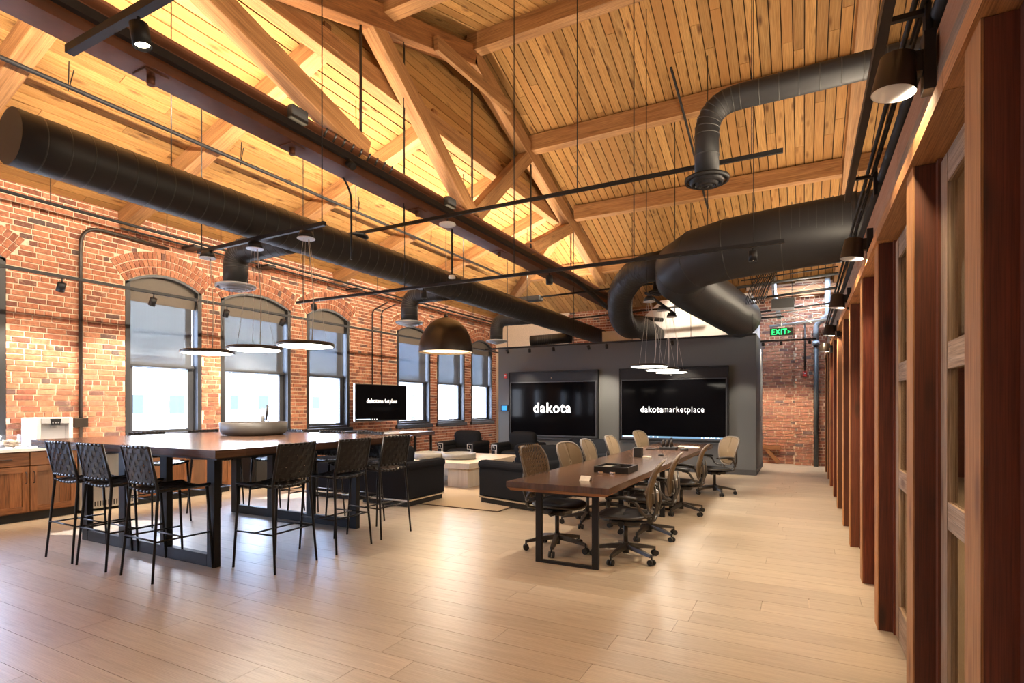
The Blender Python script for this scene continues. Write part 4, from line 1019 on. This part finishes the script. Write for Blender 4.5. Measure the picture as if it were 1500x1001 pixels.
stools = [(-6.19, 2.87, 0, 'black woven stool seen from behind, leftmost on the near side of the tall table'),
 (-5.62, 2.87, 0, 'black woven stool seen from behind, middle one on the near side of the tall table'),
 (-4.92, 2.88, -.03, 'black woven stool seen from behind, rightmost on the near side of the tall table'),
 (-4.29, 3.48, pi/2+.06, 'black woven stool on the right side of the tall table, nearest the viewer'),
 (-4.27, 4.2, pi/2, 'black woven stool on the right side of the tall table, second from the viewer'),
 (-4.29, 4.88, pi/2-.03, 'black woven stool on the right side of the tall table, beside the armchair'),
 (-7.1, 4.05, -pi/2, 'black woven stool on the counter side of the tall table, nearer one'),
 (-7.1, 4.80, -pi/2, 'black woven stool on the counter side of the tall table, farther one'),
 (-6.35, 5.17, pi, 'black woven stool on the far side of the tall table, nearest the windows'),
 (-5.6, 5.17, pi, 'black woven stool on the far side of the tall table, middle one'),
 (-4.93, 5.17, pi, 'black woven stool on the far side of the tall table, nearest the armchairs')]
for (x, y, rz, lab) in stools:
    if first: st0.location = (x, y, 0); st0.rotation_euler = (0, 0, rz); st0['label'] = lab; st0['group'] = 'woven stools around the tall table'; first = False
    else: dup(st0, (x, y, 0), rz, lab)

# ------------------------------------------------------------------ conference table
ct = thing('conference_table', 'long dark walnut conference table on black hoop legs', 'table', (-1.96, 7.6, 0)); A = At(ct)
for k in range(4):
    a, b = -2.46+.2487*k, -2.46+.2487*(k+1)
    for (ya, yb) in ((4.55, 7.55), (7.555, 10.68)): A(MB().box(a+.0005, b-.0005, ya, yb, .69, .745, 'y'), 'top_board', M['walnut'])
A(MB().prism([(-2.46, .69), (-1.465, .69), (-1.50, .665), (-2.42, .665)], (0, 4.56, 0), (1, 0, 0), (0, 0, 1), (0, 1, 0), 6.1), 'under_bevel', M['post_edge'])
for y in (4.68, 7.3, 7.85, 10.4):
    for x in (-2.18, -1.63): A(MB().box(x-.03, x+.03, y-.02, y+.02, 0, .665), 'leg', M['black'], bevel=.002)
    A(MB().box(-2.15, -1.66, y-.02, y+.02, 0, .025), 'foot_bar', M['black'])
    A(MB().box(-2.15, -1.66, y-.02, y+.02, .635, .664), 'top_bar', M['black'])

# ------------------------------------------------------------------ task chairs (facing +Y)
def make_chair(perf=False):
    t = thing('office_chair', '-', 'office chair', (0, 0, 0))
    for k in range(5):
        a = 2*pi*k/5+.35; d = V((cos(a), sin(a), 0)); s_ = V((-sin(a), cos(a), 0))
        mb = MB(); p = [V((0, 0, .135))+d*.03, V((0, 0, .115))+d*.18, V((0, 0, .09))+d*.31]
        b = len(mb.v)
        for q, w, h in zip(p, (.032, .026, .018), (.04, .03, .022)):
            for (i, j) in ((-1, -1), (1, -1), (.7, 1), (-.7, 1)): mb.v.append(q+s_*w*i+V((0, 0, h*j*.6)))
        for i in range(2):
            for j in range(4): mb.face([b+i*4+j, b+i*4+(j+1) % 4, b+i*4+4+(j+1) % 4, b+i*4+4+j])
        mb.face([b+3, b+2, b+1, b]); mb.face([b+8, b+9, b+10, b+11])
        leg = mb.build('base_leg', M['chairframe'], t)
        e = d*.315
        MB().cyl(e+V((0, 0, .05)), e+V((0, 0, .1)), .009, n=8).tube([e-s_*.028+V((0, 0, .03)), e-s_*.008+V((0, 0, .03))], .03, 14).tube([e+s_*.008+V((0, 0, .03)), e+s_*.028+V((0, 0, .03))], .03, 14).build('caster', M['blackm'], leg)
    MB().cyl((0, 0, .06), (0, 0, .17), .032).cyl((0, 0, .17), (0, 0, .38), .022).build('column', M['chairframe'], t)
    MB().box(-.1, .1, -.15, .13, .36, .42, 'y').build('tilt_box', M['chairframe'], t, bevel=.02)
    MB().cyl((-.16, .02, .39), (.16, .02, .39), .028).cyl((.12, .05, .40), (.24, .05, .40), .012, n=8).build('tilt_bar', M['blackm'], t)
    def SP(u, v):
        ang = 2*pi*u; n_ = 2.8; c_, s2 = cos(ang), sin(ang); rx = .255*abs(c_)**(2/n_)*(1 if c_ > 0 else -1); ry = .235*abs(s2)**(2/n_)*(1 if s2 > 0 else -1)
        x, y = rx*v, ry*v+.03; return (x, y, .47-.018*(1-v*v)+(-.03*max(0, (y-.17)/.1)**2))
    MB().grid(SP, 32, 5, True, .012).build('seat', M['chairblk'], t)
    MB().tube([SP(i/32, 1) for i in range(32)], .013, 8, closed=True).build('seat_rim', M['chairframe'], t)
    H0, H1 = .53, 1.04
    def W_(v):   # half width of the back
        if perf: return .155+.085*sin(min(v, 1)*pi*.62)
        return .155+.095*sin(min(v*1.05, 1)*pi*.5)
    def yb(v): return -.235-.11*v+.035*sin(pi*v*.9)-.02*v*v
    def outline(k, n):
        a = 2*pi*k/n; c_, s2 = sin(a), cos(a)
        pw = .55; vv = .5+.5*(abs(s2)**pw)*(1 if s2 > 0 else -1); x = (abs(c_)**.62)*(1 if c_ > 0 else -1)*W_(vv)
        top = H0+(H1-H0)*vv
        if perf and vv > .9: top += .018*cos(x/W_(vv)*pi*1.0)*-1
        return (x, yb(vv)+.45*x*x, top)
    def BP(u, v):
        p = outline(u*48, 48); return ((p[0])*v, -0.0+(p[1]-.0*(1-v))-.012*(1-v), .785+(p[2]-.785)*v) if False else (p[0]*v, yb(((.785+(p[2]-.785)*v)-H0)/(H1-H0))+.45*(p[0]*v)**2-.0, .785+(p[2]-.785)*v)
    if perf:
        mb = MB(); nx, nz = 20, 26
        for i in range(nx):
            for j in range(nz):
                v = (j+.5)/nz; w = W_(v)*(.97 if v < .93 else .86); xx = -w+2*w*(i+.5)/nx+(w/nx if j % 2 else 0)*.5
                if (j+i) % 2: continue
                z_ = H0+(H1-H0)*v; dx, dz = w/nx*1.15, (H1-H0)/nz*.85
                b = len(mb.v); 
                for (p, q) in ((-1.25, 0), (0, -1.25), (1.25, 0), (0, 1.25)): mb.v.append(V((xx+dx*p, yb(v)+.45*xx*xx, z_+dz*q)))
                for (p, q) in ((-.62, 0), (0, -.62), (.62, 0), (0, .62)): mb.v.append(V((xx+dx*p, yb(v)+.45*xx*xx, z_+dz*q)))
                for e in range(4): mb.face([b+e, b+(e+1) % 4, b+4+(e+1) % 4, b+4+e])
        o = mb.build('back_lattice', M['mesh'], t); sm = o.modifiers.new('solid', 'SOLIDIFY'); sm.thickness = .006
    else:
        mb = MB(); mb.grid(BP, 48, 6, True, .004); mb.build('back_mesh', M['mesh'], t)
    MB().tube([outline(k, 48) for k in range(48)], .0125, 8, closed=True).build('back_rim', M['chairrim'] if True else M['chairframe'], t)
    def yk(z): return yb((z-H0)/(H1-H0))
    MB().tube([(-.09, -.1, .41), (-.13, -.26, .43), (-.15, yk(.62)-.07, .60), (-.17, yk(.82)-.02, .80)], [.014, .016, .015, .01], 8).build('back_frame', M['chairframe'], t)
    MB().tube([(.09, -.1, .41), (.13, -.26, .43), (.15, yk(.62)-.07, .60), (.17, yk(.82)-.02, .80)], [.014, .016, .015, .01], 8).build('back_frame', M['chairframe'], t)
    MB().tube([(-.14, -.28, .45), (.14, -.28, .45)], .014, 8).build('cross_bar', M['chairframe'], t)
    MB().grid(lambda u, v: (-.15+.3*u, yk(.66)-.035-.03*sin(pi*u), .62+.1*v), 10, 3, True, .018).build('lumbar_pad', M['chairrim'], t)
    for s in (-1, 1):
        ad = -.03 if perf else 0
        MB().tube(bend([(s*.16, -.25, .5), (s*.27, -.2, .52), (s*.285, -.13, .655+ad), (s*.28, -.05, .66+ad)], .05), .015, 8).build('arm_support', M['chairframe'], t)
        MB().grid(lambda u, v: (s*(.275)+(-.045+.09*v)*(1-.25*abs(2*u-1)**3), -.14+.27*u, .685+ad-.012*(2*v-1)**2-.012*(2*u-1)**4), 8, 4, True, .02).build('arm_pad', M['blackm'], t)
    return t
ch0 = make_chair(); chp = make_chair(True)
chairs = [(-2.2, 5.15, -pi/2-.12, 'office chair with wavy perforated tan back at the near left of the conference table', chp),
 (-2.35, 6.45, -pi/2-.25, 'tan backed office chair on the lounge side of the conference table, second from the viewer', ch0),
 (-2.35, 7.25, -pi/2, 'tan backed office chair on the lounge side of the conference table, third from the viewer', ch0),
 (-2.35, 8.3, -pi/2-.05, 'tan backed office chair on the lounge side of the conference table, fourth from the viewer', ch0),
 (-2.4, 10.1, -pi/2-.25, 'tan backed office chair on the lounge side at the far end of the conference table', ch0),
 (-1.50, 5.17, pi/2+.12, 'dark backed office chair nearest the viewer on the corridor side of the conference table', ch0),
 (-1.52, 6.15, pi/2+.1, 'dark backed office chair second from the viewer on the corridor side of the conference table', ch0),
 (-1.47, 7.72, pi/2+.05, 'dark backed office chair third from the viewer on the corridor side of the conference table', ch0),
 (-1.30, 9.65, pi/2+.75, 'office chair turned outwards at the far corridor side corner of the conference table', ch0)]
used = set()
for (x, y, rz, lab, pr_) in chairs:
    if pr_.name not in used:
        used.add(pr_.name); pr_.scale = (1, 1, .95 if pr_ is ch0 else 1); pr_.location = (x, y, 0); pr_.rotation_euler = (0, 0, rz); pr_['label'] = lab; pr_['group'] = 'office chairs at the conference table'
    else:
        q = dup(pr_, (x, y, 0), rz, lab)
        q.scale = (1, 1, .9 if x > -1.6 else .95)

# ------------------------------------------------------------------ things on the conference table
ZC = .746
t = thing('desk_tray', 'black open organiser tray on the conference table', 'tray', (-1.78, 5.78, ZC)); A = At(t)
A(MB().box(-1.97, -1.60, 5.6, 5.98, ZC, ZC+.012, 'x'), 'base', M['blackm'])
for (a, b, c, d) in ((-1.97, -1.955, 5.6, 5.98), (-1.615, -1.60, 5.6, 5.98), (-1.955, -1.615, 5.6, 5.615), (-1.955, -1.615, 5.965, 5.98), (-1.8, -1.79, 5.615, 5.965)): A(MB().box(a, b, c, d, ZC+.012, ZC+.065), 'side', M['blackm'])
A(MB().box(-1.93, -1.82, 5.66, 5.9, ZC+.02, ZC+.05), 'card_stack', M['chairrim'])
for k, (x, y, rz) in enumerate(((-1.86, 5.5, .3), (-1.74, 5.52, -.4))):
    MB().obox((x, y, ZC+.012), (cos(rz), sin(rz), 0), (-sin(rz), cos(rz), 0), (0, 0, 1), .05, .035, .022).build('clip_box', M['chrome'], None, (x, y, ZC), label='small silver box in front of the black tray, %s one' % ('left' if k == 0 else 'right'), cat='box', bevel=.004)
t = thing('tent_card', 'folded pale tent card near the near end of the conference table', 'card', (-1.83, 4.95, ZC)); A = At(t)
A(MB().prism([(-.045, 0), (0, .045), (.045, 0), (.042, 0), (0, .041), (-.042, 0)], (-1.87, 4.95, ZC), (0, 1, 0), (0, 0, 1), (1, 0, 0), .1), 'card', M['paper'])
A(MB().prism([(-.04, .001), (0, .04), (.04, .001)], (-1.872, 4.95, ZC), (0, 1, 0), (0, 0, 1), (1, 0, 0), .003), 'end', M['blackm'])
t = thing('pen_cup', 'square black holder with a pale side standing mid conference table', 'holder', (-2.0, 7.55, ZC)); A = At(t)
A(MB().box(-2.07, -1.96, 7.5, 7.6, ZC, ZC+.13), 'cup', M['blackm'], bevel=.004); A(MB().box(-2.074, -2.069, 7.5, 7.6, ZC+.003, ZC+.128), 'side_plate', M['lgrey']); A(MB().cyl((-2.0, 7.55, ZC+.1), (-1.99, 7.57, ZC+.155), .004, n=6), 'pen', M['chrome'])
MB().box(-1.93, -1.83, 7.46, 7.56, ZC, ZC+.02).build('note_pad', M['paper'], None, (-1.88, 7.5, ZC), label='pale notepad beside the square black holder', cat='notepad')
t = thing('speaker_puck', 'small dark conference puck on the table behind the notepad', 'device', (-1.78, 7.9, ZC)); At(t)(MB().lathe([(.04, 0), (.03, .02), (.001, .03)], (-1.78, 7.9, ZC), 20), 'puck', M['blackm'])
t = thing('desk_caddy', 'dark caddy of small bottles toward the far end of the conference table', 'caddy', (-1.92, 9.1, ZC)); A = At(t)
A(MB().box(-2.06, -1.8, 9.0, 9.2, ZC, ZC+.045), 'caddy_tray', M['blackm'], bevel=.005)
for k in range(6):
    x = -2.02+.065*(k % 3); y = 9.05+.09*(k//3); A(MB().lathe([(.02, .045), (.02, .11), (.009, .13), (.009, .155), (.001, .156)], (x, y, ZC), 12), 'bottle', M['bronze'])
A(MB().tube([(-1.93, 9.1, ZC+.1), (-1.9, 9.1, ZC+.18), (-1.87, 9.1, ZC+.19)], .01, 6), 'handle', M['black'])
t = thing('cable_puck', 'low dark connector box beside the bottle caddy', 'device', (-1.68, 9.05, ZC)); At(t)(MB().lathe([(.07, 0), (.065, .03), (.001, .035)], (-1.68, 9.05, ZC), 20), 'body', M['blackm'])
for k, (x, y) in enumerate(((-1.8, 9.9), (-1.66, 9.75))): MB().box(x-.13, x+.1, y-.08, y+.1, ZC, ZC+.008).build('paper_sheet', M['paper'], None, (x, y, ZC), label='sheet of paper at the far end of the conference table, %s one' % ('left' if k == 0 else 'right'), cat='paper')
MB().box(-2.25, -2.08, 8.9, 9.1, ZC, ZC+.012).build('notebook', M['bronze'], None, (-2.16, 9, ZC), label='thin dark notebook left of the bottle caddy', cat='notebook')

# ------------------------------------------------------------------ lounge
rg = thing('area_rug', 'flat beige rug with a dark edge under the lounge seats', 'rug', (-5.9, 9, 0)); A = At(rg)
A(MB().box(-8.1, -3.7, 6.6, 11.6, .001, .012), 'rug_field', M['rug'])
for (a, b, c, d) in ((-8.12, -3.68, 6.58, 6.6), (-8.12, -3.68, 11.6, 11.62), (-3.7, -3.68, 6.6, 11.6), (-8.12, -8.1, 6.6, 11.6)): A(MB().box(a, b, c, d, .001, .013), 'rug_binding', M['rugb'])
ck = thing('coffee_table', 'pale stone block coffee table on the rug', 'coffee table', (-5.9, 9, .012)); A = At(ck)
A(MB().box(-6.7, -5.12, 8.12, 10.05, .345, .45, 'y'), 'slab_top', M['travertine'], bevel=.006)
A(MB().box(-5.62, -5.2, 8.2, 8.62, .013, .344, 'z'), 'block_leg', M['travertine'], bevel=.004); A(MB().box(-6.6, -6.18, 8.2, 8.62, .013, .344, 'z'), 'block_leg', M['travertine'])
A(MB().box(-5.62, -5.2, 9.5, 9.92, .013, .344, 'z'), 'block_leg', M['travertine']); A(MB().box(-6.6, -6.18, 9.5, 9.92, .013, .344, 'z'), 'block_leg', M['travertine'])
for k, (x, y) in enumerate(((-6.36, 8.62), (-5.78, 8.8))):
    t = thing('concrete_tray', 'round grey concrete tray on the coffee table, %s one' % ('left' if k == 0 else 'right'), 'tray', (x, y, .451), group='round trays on the coffee table'); A = At(t)
    A(MB().lathe([(.001, 0), (.29, 0), (.32, .015), (.325, .11), (.31, .112), (.305, .10), (.30, .03), (.001, .028)], (x, y, .452), 48), 'tray', M['concrete'])
def make_armchair(Wd, D, pillow, nail=True):
    t = thing('armchair', '-', 'armchair', (0, 0, 0)); hw = Wd/2; hd = D/2; aw = .17
    MB().box(-hw+.02, hw-.02, -hd+.04, hd-.03, .11, .3).build('base', M['fabric'], t, bevel=.02)
    for s in (-1, 1):
        MB().box(min(s*hw, s*(hw-aw)), max(s*hw, s*(hw-aw)), -hd+.02, hd-.02, .11, .54).build('arm_panel', M['fabric'], t, bevel=.015)
        MB().box(min(s*(hw+.025), s*(hw-aw)), max(s*(hw+.025), s*(hw-aw)), -hd+.0, hd+.0, .52, .64).build('arm_roll', M['fabric'], t, bevel=.045)
        x0 = s*hw-(aw if s > 0 else 0)
        k = MB(); yy = hd+.0
        for (a, b, c, d) in ((.02, .15, .60, .612), (.02, .032, .40, .60), (.138, .15, .50, .60), (.05, .15, .49, .50), (.05, .062, .40, .49), (.08, .12, .56, .57), (.08, .09, .52, .56)): k.box(x0+a, x0+b, yy-.001, yy+.006, c, d)
        k.build('nailhead_key', M['nail'], t)
    MB().box(-hw+aw, hw-aw, -hd, -hd+.22, .11, .66).build('back_panel', M['fabric'], t, bevel=.03)
    MB().box(-hw, hw, -hd-.004, -hd+.03, .11, .56).build('rear_panel', M['fabric'], t, bevel=.012)
    def cush(cx, cy, cz, sx, sy, sz, nm, mt, lean=0):
        def fn(u, v):
            a = 2*pi*u; b = pi*(v-.5); e = .38
            f = lambda q: (abs(q)**e)*(1 if q >= 0 else -1)
            x, y, z = f(cos(b))*f(cos(a))*sx/2, f(cos(b))*f(sin(a))*sy/2, (abs(sin(b))**.55)*(1 if b > 0 else -1)*sz/2
            return (cx+x, cy+y*cos(lean)-z*sin(lean), cz+y*sin(lean)+z*cos(lean))
        MB().grid(fn, 36, 14, True).build(nm, mt, t)
    cush(0, .09, .39, Wd-2*aw-.01, D-.26, .19, 'seat_cushion', M['fabric'])
    cush(0, -hd+.24, .66, Wd-2*aw+.09, .44, .24, 'back_cushion', M['fabric'], pi/2-.2+0)
    if pillow: cush(.02, -hd+.56, .70, .42, .40, .15, 'pillow', M['fabric2'], pi/2-.35)
    MB().box(-hw-.002, hw+.002, -hd+.0, hd-.02, .085, .105).build('base_trim', M['nail'], t)
    MB().box(-hw+.02, hw-.02, -hd+.04, hd-.05, .012, .085).build('plinth', M['blackm'], t)
    return t
ac0 = make_armchair(.9, .92, False); ac0.location = (-5.42, 6.72, 0)
ac0['label'] = 'charcoal armchair with its back to the tall table, right one of the near pair'; ac0['group'] = 'charcoal armchairs around the coffee table'
dup(ac0, (-6.5, 6.80, 0), 0, 'charcoal armchair with its back to the tall table, left one of the near pair')
dup(ac0, (-6.95, 10.8, 0), pi+.12, 'charcoal armchair facing the viewer below the last two windows')
dup(ac0, (-5.55, 10.85, 0), pi, 'charcoal armchair facing the viewer against the left wall screen')
ac1 = make_armchair(.95, 1.12, True); ac1.location = (-3.66, 7.42, 0); ac1.rotation_euler = (0, 0, R(74)); ac1['label'] = 'deep charcoal armchair with a pillow, side on beside the conference table'; ac1['group'] = 'charcoal armchairs around the coffee table'
dup(ac1, (-3.45, 9.0, 0), R(80), 'deep charcoal armchair hidden behind the tan office chairs')

# ------------------------------------------------------------------ counter along the window wall
XC = -8.6
def cabinet(label, y0, y1, ndoor):
    t = thing('base_cabinet', label, 'cabinet', (XC, y0, 0)); A = At(t)
    A(MB().box(-9.05, XC-.02, y0+.002, y1-.002, .11, .875, 'y'), 'body', M['cab']); A(MB().box(-9.05, XC-.07, y0, y1, 0, .11), 'toe_kick', M['blackm'])
    w = (y1-y0)/ndoor
    for k in range(ndoor):
        a, b = y0+w*k+.006, y0+w*(k+1)-.006; ft = XC
        dr = A(MB().box(XC-.02, XC, a, b, .70, .87, 'y'), 'drawer_front', M['cab'], bevel=.003)
        h = MB().tube([(XC, (a+b)/2-.08, .79), (XC+.03, (a+b)/2-.07, .79), (XC+.03, (a+b)/2+.07, .79), (XC, (a+b)/2+.08, .79)], .006, 8).build('handle', M['black'], None, (XC, y0, 0)); h.location = (0, 0, 0); h.parent = dr
        dmb = MB(); s_ = .07
        dmb.box(XC-.02, XC, a, a+s_, .125, .69, 'z'); dmb.box(XC-.02, XC, b-s_, b, .125, .69, 'z')
        dmb.box(XC-.02, XC, a+s_, b-s_, .62, .69, 'y'); dmb.box(XC-.02, XC, a+s_, b-s_, .125, .195, 'y')
        dm = A(dmb, 'door_frame', M['cab'])
        n = 3
        for q in range(n):
            p0, p1 = a+s_+(b-a-2*s_)*q/n, a+s_+(b-a-2*s_)*(q+1)/n
            o = MB().box(XC-.02, XC-.012, p0+.001, p1-.001, .195, .62, 'z').build('panel_board', M['cab'], None, (XC, y0, 0)); o.location = (0, 0, 0); o.parent = dm
        yy = b-.035 if k % 2 == 0 else a+.035
        h = MB().tube([(XC, yy, .48), (XC+.03, yy, .49), (XC+.03, yy, .61), (XC, yy, .62)], .006, 8).build('handle', M['black'], None, (XC, y0, 0)); h.location = (0, 0, 0); h.parent = dm
cabinet('reclaimed wood base cabinet at the far left, cut by the frame', 1.3, 2.8, 2)
cabinet('reclaimed wood base cabinet under the water dispenser', 2.804, 3.84, 2)
cabinet('reclaimed wood base cabinet seen between the table legs', 4.62, 6.1, 2)
t = thing('undercounter_fridge', 'stainless appliance with a grille built under the white counter', 'appliance', (XC, 3.86, 0)); A = At(t)
A(MB().box(-9.05, XC, 3.86, 4.60, .04, .86), 'body', M['steel'], bevel=.008)
mb = MB()
for k in range(20): mb.box(XC, XC+.003, 3.9+k*.034, 3.915+k*.034, .07, .14)
A(mb, 'grille', M['blackm'], kind='stuff'); A(MB().box(XC, XC+.02, 3.95, 4.5, .78, .80), 'handle', M['chrome'])
MB().box(-9.08, XC+.03, 1.25, 6.12, .88, .92, 'y').build('counter_top', M['counter'], None, (XC, 4, .88), label='white stone counter top along the brick wall', cat='counter top', bevel=.004)
t = thing('water_dispenser', 'white countertop water dispenser by the brick wall', 'dispenser', (-8.75, 3.55, .92)); A = At(t)
A(MB().box(-9.0, -8.68, 3.38, 3.78, .921, 1.30), 'body', M['whiteg'], bevel=.015)
for (a, b) in ((3.38, 3.43), (3.73, 3.78)): A(MB().box(-8.70, -8.58, a, b, .921, 1.30), 'side_cheek', M['whiteg'], bevel=.008)
A(MB().box(-8.69, -8.57, 3.43, 3.73, 1.22, 1.295), 'top_panel', M['lgrey'], bevel=.006); A(MB().box(-8.69, -8.59, 3.43, 3.73, .921, .95), 'drip_tray', M['lgrey'])
A(MB().prism([(-.06, 1.285), (.06, 1.285), (.045, 1.2), (-.045, 1.2)], (-8.572, 3.58, 0), (0, 1, 0), (0, 0, 1), (1, 0, 0), .01), 'control_panel', M['black'])
A(MB().cyl((-8.63, 3.58, 1.17), (-8.63, 3.58, 1.22), .035), 'spout', M['lgrey'])
for k in (-1, 0, 1): A(MB().box(-8.563, -8.56, 3.57+k*.03, 3.585+k*.03, 1.225, 1.24), 'button', M['lgrey'])
t = thing('glass_jar', 'wide clear glass container of wrapped snacks at the left end of the counter', 'container', (-8.72, 3.2, .92)); A = At(t)
mb = MB(); cx, cy = -8.72, 3.17
A(mb.lathe([(.001, .004), (.115, .004), (.12, .01), (.12, .17), (.115, .17), (.113, .012), (.001, .01)], (cx, cy, .921), 40), 'glass', M['glass'])
rr = random.Random(8); mb = MB()
for k in range(46):
    a = rr.uniform(0, 6.28); q = .095*sqrt(rr.random()); z = .945+rr.uniform(0, .075); dd = V((rr.uniform(-1, 1), rr.uniform(-1, 1), rr.uniform(-.5, .5))).normalized(); _, u_, w_ = frame3(dd); mb.obox((cx+q*cos(a), cy+q*sin(a), z), dd, u_, w_, .045, .025, .014)
A(mb, 'snacks', M['snack'], kind='stuff')
t = thing('paper_napkins', 'small stack of napkins between the glass container and the dispenser', 'napkins', (-8.85, 3.33, .92)); At(t)(MB().box(-8.9, -8.78, 3.29, 3.36, .921, .95), 'stack', M['paper'])
kg = thing('beverage_cooler', 'dark cooler cabinet with a tap tower beyond the counter end', 'cooler', (-8.7, 6.7, 0)); A = At(kg)
A(MB().box(-9.03, -8.45, 6.42, 7.08, .03, .93), 'body', M['black'], bevel=.01); A(MB().box(-8.45, -8.435, 6.45, 7.05, .1, .9), 'door', M['blackm'], bevel=.005); A(MB().box(-8.435, -8.41, 6.47, 6.49, .5, .85), 'door_handle', M['chrome'])
A(MB().cyl((-8.7, 6.78, .93), (-8.7, 6.78, 1.27), .038), 'tower', M['dpipe']); A(MB().cyl((-8.68, 6.78, 1.2), (-8.58, 6.8, 1.2), .012).cyl((-8.58, 6.8, 1.2), (-8.58, 6.8, 1.13), .012), 'faucet', M['chrome']); A(MB().cyl((-8.62, 6.79, 1.2), (-8.64, 6.84, 1.46), .02, .026), 'tap_handle', M['blackm'])
mb = MB()
# slim bar shelf below the windows with small black brackets, and a side table with magazines
sh = thing('window_ledge', 'dark narrow ledge table standing under the third window', 'ledge', (-8.8, 8.7, 0)); A = At(sh)
A(MB().box(-9.02, -8.6, 7.35, 9.6, .86, .90, 'y'), 'top', M['framed'])
for y in (7.45, 9.5): A(MB().box(-8.66, -8.62, y-.02, y+.02, 0, .86), 'leg', M['black']); A(MB().box(-9.0, -8.96, y-.02, y+.02, 0, .86), 'leg', M['black'])
st = thing('side_console', 'dark edged pale console top below the small wall screen', 'console', (-8.5, 10.6, 0)); A = At(st)
A(MB().box(-8.95, -8.35, 9.9, 11.6, .72, .80, 'y'), 'top', M['walnut']); A(MB().box(-8.93, -8.37, 9.92, 11.58, .801, .81, 'y'), 'top_sheet', M['counter'])
for y in (10.0, 11.5):
    for x in (-8.9, -8.4): A(MB().box(x-.025, x+.025, y-.025, y+.025, 0, .72), 'leg', M['black'])
mb = MB()
MB().box(-8.8, -8.5, 10.0, 10.4, .811, .84).build('magazine_stack', M['paper'], None, (-8.65, 10.2, .81), label='stack of magazines on the console below the small wall screen', cat='magazines')

# ------------------------------------------------------------------ outside
MB().box(-70, XL-.4, -30, 60, -7.2, -7, 'y').build('ground_outside', M['tarmac'], kind='structure')
def building(label, x, y0, y1, h, wz, n):
    t = thing('building', label, 'building', (x, y0, -7)); A = At(t)
    A(MB().box(x-8, x, y0, y1, -7, h), 'walls', M['bld']); A(MB().box(x-8.2, x+.2, y0-.2, y1+.2, h, h+.4), 'parapet', M['bld'])
    for z in wz:
        for k in range(n):
            y = y0+(y1-y0)*(k+.5)/n; A(MB().box(x-.02, x+.05, y-.45, y+.45, z, z+1.1), 'window', M['bldw'])
building('pale office block outside the first windows', -34, 12, 24, 4.0, (-5, -2, 1), 5)
building('pale long block outside the middle windows', -40, 27, 44, 3.4, (-4, -1.2, 1.2), 6)
building('pale block outside the last windows', -46, 48, 70, 5.0, (-4, -1, 2), 5)
